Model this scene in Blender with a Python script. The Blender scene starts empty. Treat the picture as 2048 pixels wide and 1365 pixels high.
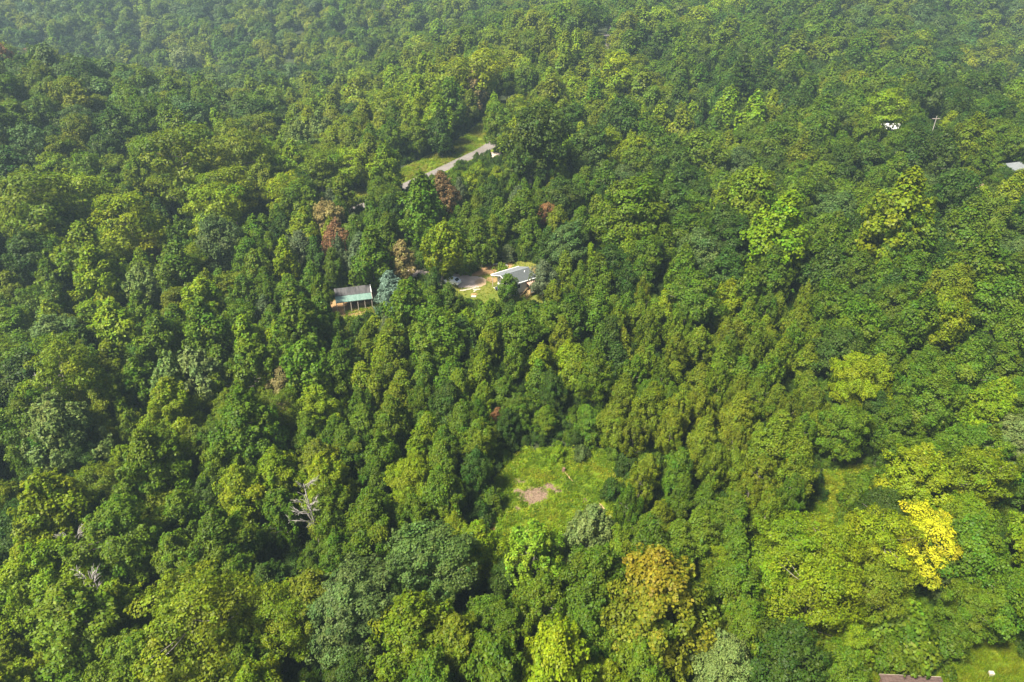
import bpy, bmesh, math, random
import numpy as np
from mathutils import Vector

random.seed(7)
rng = np.random.default_rng(11)
R = math.radians
scene = bpy.context.scene
COL = scene.collection

# ------------------------------------------------------------------ camera
F = 1366.0                     # focal length in pixels of a 2048-wide picture
CAM_H = 65.0
PITCH = R(30)
cam_data = bpy.data.cameras.new('camera')
cam_data.sensor_width = 36.0
cam_data.lens = 36.0 * F / 2048.0
cam_data.clip_start = 0.5
cam_data.clip_end = 6000
cam = bpy.data.objects.new('camera', cam_data)
COL.objects.link(cam)
cam.location = (0, 0, CAM_H)
cam.rotation_euler = (math.pi / 2 - PITCH, 0, 0)
scene.camera = cam

# ------------------------------------------------------------------ light
SUN_EL, SUN_AZ = 55.0, 231.0    # azimuth: clockwise from +Y, so 270 is from the left
world = bpy.data.worlds.new('World')
scene.world = world
world.use_nodes = True
wn = world.node_tree
wn.nodes.clear()
sky = wn.nodes.new('ShaderNodeTexSky')
sky.sky_type = 'NISHITA'
sky.sun_disc = False
sky.sun_elevation = R(SUN_EL)
sky.sun_rotation = R(SUN_AZ)
sky.air_density = 1.0
sky.dust_density = 4.0
sky.ozone_density = 1.0
bg = wn.nodes.new('ShaderNodeBackground')
bg.inputs['Strength'].default_value = 0.05
wo = wn.nodes.new('ShaderNodeOutputWorld')
wn.links.new(sky.outputs[0], bg.inputs['Color'])
wn.links.new(bg.outputs[0], wo.inputs['Surface'])

sun_data = bpy.data.lights.new('sun', 'SUN')
sun_data.energy = 5.0
sun_data.angle = R(10)
sun_data.color = (1.0, 0.94, 0.80)
sun = bpy.data.objects.new('sun', sun_data)
COL.objects.link(sun)
sd = Vector((math.sin(R(SUN_AZ)) * math.cos(R(SUN_EL)), math.cos(R(SUN_AZ)) * math.cos(R(SUN_EL)), math.sin(R(SUN_EL))))
sun.rotation_euler = sd.to_track_quat('Z', 'Y').to_euler()
sun.location = (-60, 20, 110)

vs = scene.view_settings
vs.view_transform = 'Standard'
vs.look = 'None'
vs.gamma = 1.0
vs.exposure = 1.85
vs.use_curve_mapping = False
cy = scene.cycles
cy.max_bounces = 4
cy.diffuse_bounces = 2
cy.glossy_bounces = 2
cy.transmission_bounces = 3
cy.volume_bounces = 0
cy.transparent_max_bounces = 4
cy.use_denoising = True
cy.use_adaptive_sampling = True
cy.adaptive_threshold = 0.015
cy.sample_clamp_indirect = 6

# ------------------------------------------------------------------ helpers
def tag(o, label=None, cat=None, group=None, kind=None):
    if label: o['label'] = label
    if cat: o['category'] = cat
    if group: o['group'] = group
    if kind: o['kind'] = kind
    return o

def empty(name, loc=(0, 0, 0), rz=0.0, scale=(1, 1, 1)):
    o = bpy.data.objects.new(name, None)
    o.empty_display_size = 0.3
    COL.objects.link(o)
    o.location = loc
    o.rotation_euler = (0, 0, rz)
    o.scale = scale
    return o

def link(name, me, parent=None, mat=None):
    o = bpy.data.objects.new(name, me)
    COL.objects.link(o)
    if parent is not None: o.parent = parent
    if mat is not None and not me.materials: me.materials.append(mat)
    return o

def mesh_from(name, verts, faces, mat=None, smooth=False):
    me = bpy.data.meshes.new(name)
    me.from_pydata([tuple(v) for v in verts], [], [tuple(f) for f in faces])
    if smooth:
        me.polygons.foreach_set('use_smooth', [True] * len(me.polygons))
    me.update()
    if mat is not None: me.materials.append(mat)
    return me

def quads_mesh(name, V, mat, attrs=None):
    """V: (n,4,3) array of quads, fast."""
    n = len(V)
    me = bpy.data.meshes.new(name)
    me.vertices.add(n * 4)
    me.vertices.foreach_set('co', V.reshape(-1).astype(np.float32))
    me.loops.add(n * 4)
    me.loops.foreach_set('vertex_index', np.arange(n * 4, dtype=np.int32))
    me.polygons.add(n)
    me.polygons.foreach_set('loop_start', np.arange(0, n * 4, 4, dtype=np.int32))
    me.update(calc_edges=True)
    if attrs:
        for k, a in attrs.items():
            at = me.attributes.new(k, 'FLOAT', 'POINT')
            at.data.foreach_set('value', np.repeat(a, 4).astype(np.float32))
    me.materials.append(mat)
    return me

class MB:
    """collects boxes, tubes and prisms into one mesh"""
    def __init__(self): self.v, self.f = [], []
    def add(self, vs_, fs_):
        b = len(self.v)
        self.v += [tuple(p) for p in vs_]
        self.f += [tuple(i + b for i in q) for q in fs_]
        return self
    def box(self, x0, x1, y0, y1, z0, z1):
        p = [(x, y, z) for z in (z0, z1) for y in (y0, y1) for x in (x0, x1)]
        return self.add(p, [(0, 2, 3, 1), (4, 5, 7, 6), (0, 1, 5, 4), (2, 6, 7, 3), (0, 4, 6, 2), (1, 3, 7, 5)])
    def prism(self, poly, axis, a, b):
        """poly: 2-D outline, extruded along axis ('x','y','z') from a to b"""
        n = len(poly)
        def put(p, q):
            return {'x': (q, p[0], p[1]), 'y': (p[0], q, p[1]), 'z': (p[0], p[1], q)}[axis]
        vs_ = [put(p, a) for p in poly] + [put(p, b) for p in poly]
        fs_ = [tuple(range(n))[::-1], tuple(range(n, 2 * n))] + [(i, (i + 1) % n, n + (i + 1) % n, n + i) for i in range(n)]
        return self.add(vs_, fs_)
    def tube(self, pts, rad, seg=6, cap=True):
        pts = [Vector(p) for p in pts]
        rings = []
        for i, p in enumerate(pts):
            d = (pts[min(i + 1, len(pts) - 1)] - pts[max(i - 1, 0)]).normalized()
            s = d.orthogonal().normalized() if abs(d.z) > 0.95 else d.cross(Vector((0, 0, 1))).normalized()
            t = d.cross(s)
            rings.append([p + (s * math.cos(2 * math.pi * k / seg) + t * math.sin(2 * math.pi * k / seg)) * rad[i] for k in range(seg)])
        vs_ = [q for r in rings for q in r]
        fs_ = []
        for i in range(len(pts) - 1):
            for k in range(seg):
                fs_.append((i * seg + k, i * seg + (k + 1) % seg, (i + 1) * seg + (k + 1) % seg, (i + 1) * seg + k))
        if cap:
            fs_.append(tuple(range(seg))[::-1])
            fs_.append(tuple(range((len(pts) - 1) * seg, len(pts) * seg)))
        return self.add(vs_, fs_)
    def bar(self, a, b, w, h):
        """square bar from a to b"""
        a, b = Vector(a), Vector(b)
        d = (b - a).normalized()
        s = Vector((1, 0, 0)) if abs(d.z) > 0.98 else d.cross(Vector((0, 0, 1))).normalized()
        t = s.cross(d).normalized()
        vs_ = []
        for p in (a, b):
            vs_ += [p + s * (w / 2) * i + t * (h / 2) * j for i, j in ((-1, -1), (1, -1), (1, 1), (-1, 1))]
        return self.add(vs_, [(0, 3, 2, 1), (4, 5, 6, 7), (0, 1, 5, 4), (1, 2, 6, 5), (2, 3, 7, 6), (3, 0, 4, 7)])
    def mesh(self, name, mat, smooth=False):
        me = mesh_from(name, self.v, self.f, mat, smooth)
        bm = bmesh.new(); bm.from_mesh(me)
        bmesh.ops.recalc_face_normals(bm, faces=bm.faces)
        bm.to_mesh(me); bm.free()
        return me
    def build(self, name, mat, parent=None, smooth=False, bevel=0.0):
        o = link(name, self.mesh(name, mat, smooth), parent)
        if bevel:
            m = o.modifiers.new('bevel', 'BEVEL'); m.width = bevel; m.segments = 2; m.limit_method = 'ANGLE'
        return o

# ------------------------------------------------------------------ materials
def new_mat(name):
    m = bpy.data.materials.new(name)
    m.use_nodes = True
    nt = m.node_tree
    nt.nodes.clear()
    out = nt.nodes.new('ShaderNodeOutputMaterial')
    return m, nt, out

def N(nt, t, **kw):
    n = nt.nodes.new(t)
    for k, v in kw.items():
        if k in n.inputs.keys(): n.inputs[k].default_value = v
        else: setattr(n, k, v)
    return n

def plain(name, c1, c2=None, scale=4.0, rough=0.7, spec=0.3, bump=0.0, stretch=(1, 1, 1), metal=0.0, detail=6.0, lo=0.35, hi=0.65):
    m, nt, out = new_mat(name)
    p = N(nt, 'ShaderNodeBsdfPrincipled', Roughness=rough, Metallic=metal)
    p.inputs['Specular IOR Level'].default_value = spec
    tc = N(nt, 'ShaderNodeTexCoord')
    mp = N(nt, 'ShaderNodeMapping'); mp.inputs['Scale'].default_value = stretch
    nz = N(nt, 'ShaderNodeTexNoise', Scale=scale, Detail=detail, Roughness=0.62)
    cr = N(nt, 'ShaderNodeValToRGB')
    cr.color_ramp.elements[0].position = lo; cr.color_ramp.elements[0].color = (*c1, 1)
    cr.color_ramp.elements[1].position = hi; cr.color_ramp.elements[1].color = (*(c2 or c1), 1)
    nt.links.new(tc.outputs['Object'], mp.inputs[0]); nt.links.new(mp.outputs[0], nz.inputs['Vector'])
    nt.links.new(nz.outputs['Fac'], cr.inputs[0]); nt.links.new(cr.outputs[0], p.inputs['Base Color'])
    if bump:
        b = N(nt, 'ShaderNodeBump', Strength=bump, Distance=0.05)
        nt.links.new(nz.outputs['Fac'], b.inputs['Height']); nt.links.new(b.outputs[0], p.inputs['Normal'])
    nt.links.new(p.outputs[0], out.inputs[0])
    return m

def leaf_mat(name, autumn=None, fixed=None, trans=0.37, span=(.66, 1.2)):
    m, nt, out = new_mat(name)
    if fixed is None:
        at = N(nt, 'ShaderNodeAttribute', attribute_type='INSTANCER', attribute_name='tint')
        col = at.outputs['Color']
    else:
        rgb = N(nt, 'ShaderNodeRGB'); rgb.outputs[0].default_value = (*fixed, 1); col = rgb.outputs[0]
    lv = N(nt, 'ShaderNodeAttribute', attribute_type='GEOMETRY', attribute_name='leaf_value')
    lh = N(nt, 'ShaderNodeAttribute', attribute_type='GEOMETRY', attribute_name='leaf_hue')
    if autumn is not None:      # leaves at the tips of the top branches have turned
        mx0 = N(nt, 'ShaderNodeMix', data_type='RGBA')
        la = N(nt, 'ShaderNodeAttribute', attribute_type='GEOMETRY', attribute_name='leaf_high')
        mr = N(nt, 'ShaderNodeMapRange'); mr.inputs[1].default_value = span[0]; mr.inputs[2].default_value = span[1]
        nt.links.new(la.outputs['Fac'], mr.inputs[0]); nt.links.new(mr.outputs[0], mx0.inputs[0])
        nt.links.new(col, mx0.inputs[6]); mx0.inputs[7].default_value = (*autumn, 1)
        col = mx0.outputs[2]
    hsv = N(nt, 'ShaderNodeHueSaturation')
    nt.links.new(col, hsv.inputs['Color']); nt.links.new(lv.outputs['Fac'], hsv.inputs['Value']); nt.links.new(lh.outputs['Fac'], hsv.inputs['Hue'])
    p = N(nt, 'ShaderNodeBsdfPrincipled', Roughness=0.5)
    p.inputs['Specular IOR Level'].default_value = 0.12
    nt.links.new(hsv.outputs[0], p.inputs['Base Color'])
    tr = N(nt, 'ShaderNodeBsdfTranslucent')
    h2 = N(nt, 'ShaderNodeHueSaturation', Hue=0.485, Saturation=1.05, Value=1.25)
    nt.links.new(hsv.outputs[0], h2.inputs['Color']); nt.links.new(h2.outputs[0], tr.inputs['Color'])
    mx = N(nt, 'ShaderNodeMixShader', Fac=trans)
    nt.links.new(p.outputs[0], mx.inputs[1]); nt.links.new(tr.outputs[0], mx.inputs[2])
    nt.links.new(mx.outputs[0], out.inputs[0])
    return m

M = {}
M['leaf'] = leaf_mat('leaf')
M['leaf_autumn'] = leaf_mat('leaf_autumn', autumn=(0.175, 0.135, 0.008))
M['leaf_yellow'] = leaf_mat('leaf_yellow', autumn=(0.32, 0.325, 0.010), span=(.15, .75))
M['bark'] = plain('bark', (0.10, 0.085, 0.065), (0.22, 0.20, 0.17), scale=2.5, rough=0.9, bump=0.5, stretch=(3, 3, 0.5))
M['deadwood'] = plain('dead_wood', (0.16, 0.145, 0.13), (0.30, 0.275, 0.25), scale=3, rough=0.9)
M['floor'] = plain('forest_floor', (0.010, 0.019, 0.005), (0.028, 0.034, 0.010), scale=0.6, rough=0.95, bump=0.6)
M['white'] = plain('white_siding', (0.46, 0.45, 0.40), (0.54, 0.53, 0.49), scale=1.2, rough=0.55, stretch=(0.3, 0.3, 6))
M['trim'] = plain('white_trim', (0.74, 0.74, 0.72), (0.82, 0.82, 0.80), rough=0.5)
M['shingle'] = plain('grey_shingle', (0.036, 0.042, 0.043), (0.060, 0.066, 0.067), scale=6, rough=0.85, bump=0.4)
M['metal_grey'] = plain('grey_metal', (0.115, 0.125, 0.135), (0.15, 0.16, 0.17), scale=1.5, rough=0.5, spec=0.5)
M['dark_roof'] = plain('weathered_dark_roof', (0.022, 0.022, 0.024), (0.066, 0.062, 0.062), scale=0.9, rough=0.85, stretch=(2.2, 0.35, 0.35), bump=0.2)
M['green_roof'] = plain('green_metal_roof', (0.075, 0.135, 0.112), (0.125, 0.19, 0.16), scale=1.4, rough=0.5, spec=0.4, stretch=(1.5, 0.5, 0.5))
M['wood'] = plain('pine_timber', (0.26, 0.17, 0.075), (0.34, 0.24, 0.12), scale=3, rough=0.75, stretch=(1, 1, 4))
M['post'] = plain('weathered_post', (0.23, 0.19, 0.15), (0.36, 0.31, 0.26), scale=3, rough=0.85)
M['dark_wood'] = plain('dark_board', (0.08, 0.045, 0.03), (0.15, 0.09, 0.06), scale=2, rough=0.85, stretch=(1, 1, 0.3))
M['pink_roof'] = plain('faded_pink_roof', (0.26, 0.16, 0.12), (0.32, 0.21, 0.165), scale=2, rough=0.7)
M['glass'] = plain('dark_glass', (0.015, 0.02, 0.03), (0.03, 0.035, 0.05), rough=0.12, spec=0.6)
M['blockwork'] = plain('foundation_block', (0.16, 0.13, 0.11), (0.24, 0.20, 0.17), scale=3, rough=0.9)  # brown-grey block of the house foundation, its own colour
M['carpaint'] = plain('white_car_paint', (0.76, 0.77, 0.78), (0.80, 0.81, 0.82), rough=0.25, spec=0.6)
M['rubber'] = plain('black_rubber', (0.02, 0.02, 0.02), (0.03, 0.03, 0.03), rough=0.8)
M['chrome'] = plain('wheel_metal', (0.5, 0.5, 0.5), (0.6, 0.6, 0.6), rough=0.35, metal=0.8)
M['navy'] = plain('navy_plastic', (0.02, 0.025, 0.06), (0.035, 0.04, 0.08), rough=0.4, spec=0.5)
M['brownroof'] = plain('brown_board_roof', (0.040, 0.024, 0.020), (0.080, 0.052, 0.044), scale=2.5, rough=0.85, stretch=(0.5, 3, 1))
M['stone'] = plain('pale_stone', (0.30, 0.26, 0.20), (0.42, 0.38, 0.31), scale=2.5, rough=0.85)
M['redlight'] = plain('red_lens', (0.35, 0.02, 0.02), (0.4, 0.03, 0.03), rough=0.3)
M['brush'] = plain('dead_brush', (0.13, 0.05, 0.03), (0.24, 0.12, 0.07), scale=4, rough=0.95)

def ground_mat(name, a, b, c, d1, d2, scale=0.9):
    """three tones of sward and bare soil where the 'bare' attribute says so"""
    m, nt, out = new_mat(name)
    p = N(nt, 'ShaderNodeBsdfPrincipled', Roughness=0.95)
    p.inputs['Specular IOR Level'].default_value = 0.1
    tc = N(nt, 'ShaderNodeTexCoord')
    n1 = N(nt, 'ShaderNodeTexNoise', Scale=scale * 0.35, Detail=5.0)
    n2 = N(nt, 'ShaderNodeTexNoise', Scale=scale * 5, Detail=8.0, Roughness=0.7)
    n3 = N(nt, 'ShaderNodeTexNoise', Scale=scale * 2.2, Detail=8.0, Roughness=0.7)
    for n in (n1, n2, n3): nt.links.new(tc.outputs['Object'], n.inputs['Vector'])
    r1 = N(nt, 'ShaderNodeValToRGB')
    r1.color_ramp.elements[0].position = 0.38; r1.color_ramp.elements[0].color = (*a, 1)
    r1.color_ramp.elements[1].position = 0.64; r1.color_ramp.elements[1].color = (*b, 1)
    nt.links.new(n1.outputs['Fac'], r1.inputs[0])
    r2 = N(nt, 'ShaderNodeValToRGB')
    r2.color_ramp.elements[0].position = 0.42; r2.color_ramp.elements[0].color = (0, 0, 0, 1)
    r2.color_ramp.elements[1].position = 0.66; r2.color_ramp.elements[1].color = (1, 1, 1, 1)
    nt.links.new(n2.outputs['Fac'], r2.inputs[0])
    mx = N(nt, 'ShaderNodeMix', data_type='RGBA')
    nt.links.new(r2.outputs[0], mx.inputs[0]); nt.links.new(r1.outputs[0], mx.inputs[6]); mx.inputs[7].default_value = (*c, 1)
    rd = N(nt, 'ShaderNodeValToRGB')
    rd.color_ramp.elements[0].position = 0.35; rd.color_ramp.elements[0].color = (*d1, 1)
    rd.color_ramp.elements[1].position = 0.65; rd.color_ramp.elements[1].color = (*d2, 1)
    nt.links.new(n2.outputs['Fac'], rd.inputs[0])
    at = N(nt, 'ShaderNodeAttribute', attribute_name='bare')
    ad = N(nt, 'ShaderNodeMath', operation='ADD'); sb = N(nt, 'ShaderNodeMath', operation='SUBTRACT'); sb.inputs[1].default_value = 0.5
    ml = N(nt, 'ShaderNodeMath', operation='MULTIPLY'); ml.inputs[1].default_value = 2.1
    nt.links.new(n3.outputs['Fac'], sb.inputs[0]); nt.links.new(sb.outputs[0], ml.inputs[0])
    nt.links.new(at.outputs['Fac'], ad.inputs[0]); nt.links.new(ml.outputs[0], ad.inputs[1])
    rm = N(nt, 'ShaderNodeMapRange'); rm.inputs[1].default_value = 0.28; rm.inputs[2].default_value = 0.66
    nt.links.new(ad.outputs[0], rm.inputs[0])
    mz = N(nt, 'ShaderNodeMix', data_type='RGBA')
    nt.links.new(rm.outputs[0], mz.inputs[0]); nt.links.new(mx.outputs[2], mz.inputs[6]); nt.links.new(rd.outputs[0], mz.inputs[7])
    bp = N(nt, 'ShaderNodeBump', Strength=0.7, Distance=0.12)
    nt.links.new(n2.outputs['Fac'], bp.inputs['Height']); nt.links.new(bp.outputs[0], p.inputs['Normal'])
    nt.links.new(mz.outputs[2], p.inputs['Base Color'])
    nt.links.new(p.outputs[0], out.inputs[0])
    return m

M['sward'] = ground_mat('sward', (0.075, 0.120, 0.006), (0.13, 0.148, 0.009), (0.058, 0.100, 0.006), (0.055, 0.036, 0.022), (0.185, 0.130, 0.092))
M['lawn'] = ground_mat('lawn', (0.075, 0.098, 0.012), (0.13, 0.12, 0.025), (0.06, 0.085, 0.010), (0.19, 0.105, 0.045), (0.27, 0.18, 0.095))
M['gravel'] = ground_mat('gravel', (0.34, 0.275, 0.23), (0.44, 0.365, 0.31), (0.30, 0.24, 0.195), (0.27, 0.18, 0.10), (0.32, 0.25, 0.16), 2.0)
M['road'] = ground_mat('road_surface', (0.115, 0.102, 0.096), (0.150, 0.134, 0.126), (0.105, 0.094, 0.088), (0.09, 0.075, 0.05), (0.13, 0.11, 0.08), 1.2)
M['earth'] = ground_mat('red_earth', (0.26, 0.11, 0.05), (0.36, 0.19, 0.09), (0.22, 0.10, 0.05), (0.3, 0.15, 0.07), (0.4, 0.22, 0.1))

# ------------------------------------------------------------------ terrain
CP, SP = math.cos(PITCH), math.sin(PITCH)
def ray(u, v):
    a, b = (u - 1024) / F, (682.5 - v) / F
    return np.array((a, CP + b * SP, -SP + b * CP))
def proj(x, y, z):
    """world point -> picture position and depth"""
    dz = z - CAM_H
    t = y * CP - dz * SP
    up = y * SP + dz * CP
    return 1024 + F * x / t, 682.5 - F * up / t, t

CTRL = np.array([
    (1.6, 132, 0), (-34, 134, -1.5), (-15, 134, -0.6), (12, 140, 0.8), (7, 80, -8), (-6, 72, -9), (20, 84, -7.5), (3, 100, -5.5),
    (0, 40, -14), (-60, 60, -17), (58, 54, -12), (0, -60, -18), (-160, -60, -15), (160, -60, -8), (-120, 92, -11), (115, 85, -7),
    (36, 100, -6), (80, 130, 0), (130, 140, 3), (-60, 128, -5), (-120, 150, -2), (-42, 181, 3), (-7, 225, 9), (48, 370, 25),
    (-12, 245, 12), (-5, 330, 20), (-132, 203, 11), (-96, 183, 2), (-180, 261, 20), (-60, 345, 2),
    (-300, 800, 78), (0, 800, 70), (300, 800, 78), (-700, 800, 80), (700, 800, 75),
    (-900, 400, 45), (900, 400, 40), (114, 208, 9), (147, 244, 12), (111, 350, 16), (186, 274, 4), (52, 187, -2), (48, 250, 4), (-900, -300, 20), (900, -300, 20), (0, -300, -10), (-1200, 1500, 90), (0, 1500, 85), (1200, 1500, 90),
    (-300, 150, 12), (300, 150, 10), (-70, 250, 2), (-110, 260, 4), (20, 170, 4), (-20, 160, 2.5)] + [
    tuple(ray(u, v) * t + np.array((0, 0, CAM_H - 15))) for u, v, t in
    ((0, 60, 390), (0, 0, 440), (250, 140, 380), (250, 60, 425), (250, 0, 465), (450, 110, 385), (450, 0, 465), (650, 120, 362), (650, 40, 415), (650, 0, 445), (850, 60, 380),
     (900, 0, 425), (1100, 0, 415), (1500, 0, 375), (1750, 0, 372), (1750, 60, 325), (2000, 60, 372), (2000, 0, 410), (2040, 120, 345), (420, 165, 330))], float)
def _k(r2): return np.where(r2 < 1e-9, 0, r2 * np.log(np.sqrt(r2) + 1e-9))
S_ = 100.0
_n = len(CTRL); _x = CTRL[:, :2] / S_
_A = np.zeros((_n + 3, _n + 3))
_A[:_n, :_n] = _k(((_x[:, None] - _x[None]) ** 2).sum(-1)) + np.eye(_n) * 0.004
_A[:_n, _n] = 1; _A[:_n, _n + 1:] = _x; _A[_n, :_n] = 1; _A[_n + 1:, :_n] = _x.T
_w = np.linalg.solve(_A, np.concatenate([CTRL[:, 2], np.zeros(3)]))
def H(x, y):
    x = np.atleast_1d(np.asarray(x, float)); y = np.atleast_1d(np.asarray(y, float))
    out = np.empty(x.shape).reshape(-1)
    xf, yf = x.reshape(-1) / S_, y.reshape(-1) / S_
    for i in range(0, len(xf), 20000):
        a, b = xf[i:i + 20000], yf[i:i + 20000]
        r2 = (a[:, None] - _x[None, :, 0]) ** 2 + (b[:, None] - _x[None, :, 1]) ** 2
        out[i:i + 20000] = _k(r2) @ _w[:_n] + _w[_n] + a * _w[_n + 1] + b * _w[_n + 2]
    und = 0.35 * np.sin(xf * 9.1 + 1.3) * np.sin(yf * 7.7) + 0.2 * np.sin(xf * 21 + yf * 17)
    return (out + und).reshape(x.shape)
def h1(x, y): return float(H([x], [y])[0])
TS = np.concatenate([np.arange(30, 420, 0.7), np.arange(420, 1400, 4)])
def hit(u, v, lift=0.0):
    """where the sight line through a picture position meets the ground raised by lift"""
    d = ray(u, v)
    p = d[None] * TS[:, None]
    g = CAM_H + p[:, 2] - H(p[:, 0], p[:, 1]) - lift
    i = int(np.argmax(g < 0))
    if g[i] >= 0: return None
    t0, t1 = TS[max(i - 1, 0)], TS[i]
    f = g[max(i - 1, 0)] / (g[max(i - 1, 0)] - g[i] + 1e-9)
    t = t0 + (t1 - t0) * f
    return np.array((d[0] * t, d[1] * t, CAM_H + d[2] * t)), t
def gp(u, v):
    p = hit(u, v)[0]
    return (p[0], p[1], h1(p[0], p[1]))

def axis(*segs):
    a = []
    for lo, hi, st in segs: a += list(np.arange(lo, hi, st))
    return np.array(a)
gx = axis((-1190, -240, 25), (-240, 240, 2.0), (240, 1191, 25))
gy = axis((-290, 20, 15), (20, 330, 2.0), (330, 560, 6), (560, 1491, 25))
XX, YY = np.meshgrid(gx, gy)
ZZ = H(XX, YY)
nx, ny = len(gx), len(gy)
tv = np.stack([XX, YY, ZZ], -1).reshape(-1, 3)
ii = (np.arange(ny - 1)[:, None] * nx + np.arange(nx - 1)[None]).reshape(-1)
tf = np.stack([ii, ii + 1, ii + nx + 1, ii + nx], -1)
me = mesh_from('terrain', tv, tf, M['floor'], smooth=True)
terrain = link('terrain', me)
tag(terrain, 'rolling wooded ground under the forest, rising to the ridges', 'terrain', kind='structure')
Z_MIN, Z_MAX = ZZ.min(), ZZ.max()

# ------------------------------------------------------------------ sheets: clearing, yard, road
def inside(px, py, poly):
    poly = np.asarray(poly)
    c = np.zeros(np.shape(px), bool)
    j = len(poly) - 1
    for i in range(len(poly)):
        xi, yi = poly[i]; xj, yj = poly[j]
        with np.errstate(divide='ignore', invalid='ignore'):
            c ^= ((yi > py) != (yj > py)) & (px < (xj - xi) * (py - yi) / (yj - yi + 1e-12) + xi)
        j = i
    return c

def wobble(x, y, s=1.0):
    return 0.5 * (np.sin(x * 1.7 / s + 2 * np.sin(y * 0.9 / s)) + np.sin(y * 2.1 / s + 1.5 * np.sin(x * 1.3 / s)))

SHEETS = []     # world polygons where no trees grow
def sheet(name, poly, mat, label, cat, res=0.4, lift=0.05, bare=None, keep=True, jit=0.5):
    poly = np.asarray(poly, float)
    x0, y0 = poly.min(0) - 1; x1, y1 = poly.max(0) + 1
    xs, ys = np.arange(x0, x1, res), np.arange(y0, y1, res)
    X, Y = np.meshgrid(xs, ys)
    Xc, Yc = X[:-1, :-1] + res / 2, Y[:-1, :-1] + res / 2
    ok = inside(Xc + jit * wobble(Xc, Yc), Yc + jit * wobble(Yc + 5, Xc), poly)
    Z = H(X, Y) + lift
    idx = np.arange(X.size).reshape(X.shape)
    q = np.stack([idx[:-1, :-1], idx[:-1, 1:], idx[1:, 1:], idx[1:, :-1]], -1)[ok]
    used, inv = np.unique(q, return_inverse=True)
    V = np.stack([X, Y, Z], -1).reshape(-1, 3)[used]
    me = mesh_from(name, V, inv.reshape(-1, 4), mat, smooth=True)
    at = me.attributes.new('bare', 'FLOAT', 'POINT')
    b = np.zeros(len(V))
    if bare:
        for (bx, by, rx, ry, rot, s) in bare:
            dx, dy = V[:, 0] - bx, V[:, 1] - by
            c, s_ = math.cos(rot), math.sin(rot)
            e = ((dx * c + dy * s_) / rx) ** 2 + ((-dx * s_ + dy * c) / ry) ** 2
            b = np.maximum(b, s * np.clip(1.35 - e * 0.75, 0, 1))
    at.data.foreach_set('value', b.astype(np.float32))
    o = link(name, me)
    tag(o, label, cat, kind='structure')
    if keep: SHEETS.append(poly)
    return o

def wpoly(pix): return [gp(u, v)[:2] for u, v in pix]
def spot(u, v, wpx, hpx, s=1.0, rot=0.0):
    x, y, z = gp(u, v)
    t = proj(x, y, z)[2]
    dep = -ray(u, v)[2] / np.linalg.norm(ray(u, v))
    return (x, y, 0.5 * wpx * t / F, 0.5 * hpx * t / F / dep, rot, s)

PX_CLEAR = [(1028, 912), (1050, 896), (1130, 896), (1222, 900), (1246, 960), (1242, 1010), (1232, 1060), (1185, 1090), (1080, 1100), (955, 1078), (930, 1045), (980, 985), (1000, 940)]
clearing_poly = wpoly(PX_CLEAR)
clearing = sheet('clearing', clearing_poly, M['sward'], 'bright green weedy clearing with bare brown patches in the woods', 'clearing',
    bare=[spot(1066, 993, 56, 28, .85, 0.1), spot(1082, 985, 24, 20, .8), spot(1035, 984, 16, 10, .9), spot(1098, 972, 16, 9, .9), spot(1112, 982, 22, 12, .8), spot(1196, 1022, 20, 24, .85, -0.5),
          spot(1035, 962, 34, 12, .5), spot(1035, 1018, 14, 7, .7), spot(1170, 1002, 20, 10, .55), spot(1092, 948, 16, 7, .5)])
PX_YARD = [(866, 600), (880, 566), (905, 540), (960, 528), (1060, 522), (1092, 540), (1098, 585), (1084, 606), (1010, 612), (962, 622), (935, 612)]
yard_poly = wpoly(PX_YARD)
yard = sheet('yard', yard_poly, M['lawn'], 'mown grass yard with worn sandy patches around the white house', 'yard',
    bare=[spot(985, 541, 50, 12, 1.0), spot(940, 547, 60, 10, .8), spot(1005, 532, 40, 12, .9), spot(985, 560, 30, 10, .6), spot(1070, 540, 24, 10, .6), spot(948, 590, 14, 6, .6), spot(960, 612, 20, 8, .5)])
PX_DRIVE = [(620, 478), (700, 505), (752, 528), (800, 532), (850, 543), (895, 548), (925, 549), (955, 553), (975, 560), (972, 570), (955, 577), (925, 576), (900, 570), (865, 562), (835, 556), (795, 546), (750, 541), (695, 518), (618, 488)]
drive = sheet('driveway', wpoly(PX_DRIVE), M['gravel'], 'pale pinkish gravel drive leading to the white house', 'driveway', lift=0.09, res=0.3, jit=0.35,
    bare=[spot(965, 566, 30, 14, .8)])
PX_SHEDG = [(655, 600), (700, 575), (768, 565), (772, 612), (758, 648), (690, 650), (655, 640)]
sheet('shed_ground', wpoly(PX_SHEDG), M['lawn'], 'reddish bare earth and grass under and around the open shed', 'ground',
    bare=[spot(705, 612, 110, 26, 1.0), spot(752, 592, 20, 26, 1.0)])
PX_TRACK = [(1640, 948), (1682, 935), (1730, 930), (1770, 940), (1760, 975), (1745, 1005), (1720, 1040), (1660, 1068), (1575, 1060), (1560, 1035), (1625, 1012), (1655, 990)]
sheet('grass_track', wpoly(PX_TRACK), M['sward'], 'narrow strip of rough grass between shrubs and the young poplar stand', 'grass strip')
PX_FIELD = [(1738, 1352), (1800, 1318), (1890, 1290), (1930, 1262), (1945, 1225), (1990, 1240), (2060, 1320), (2200, 1360), (2200, 1480), (1700, 1480)]
field = sheet('meadow', wpoly(PX_FIELD), M['sward'], 'yellow-green rough meadow beside the brown board roof', 'meadow')

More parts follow.
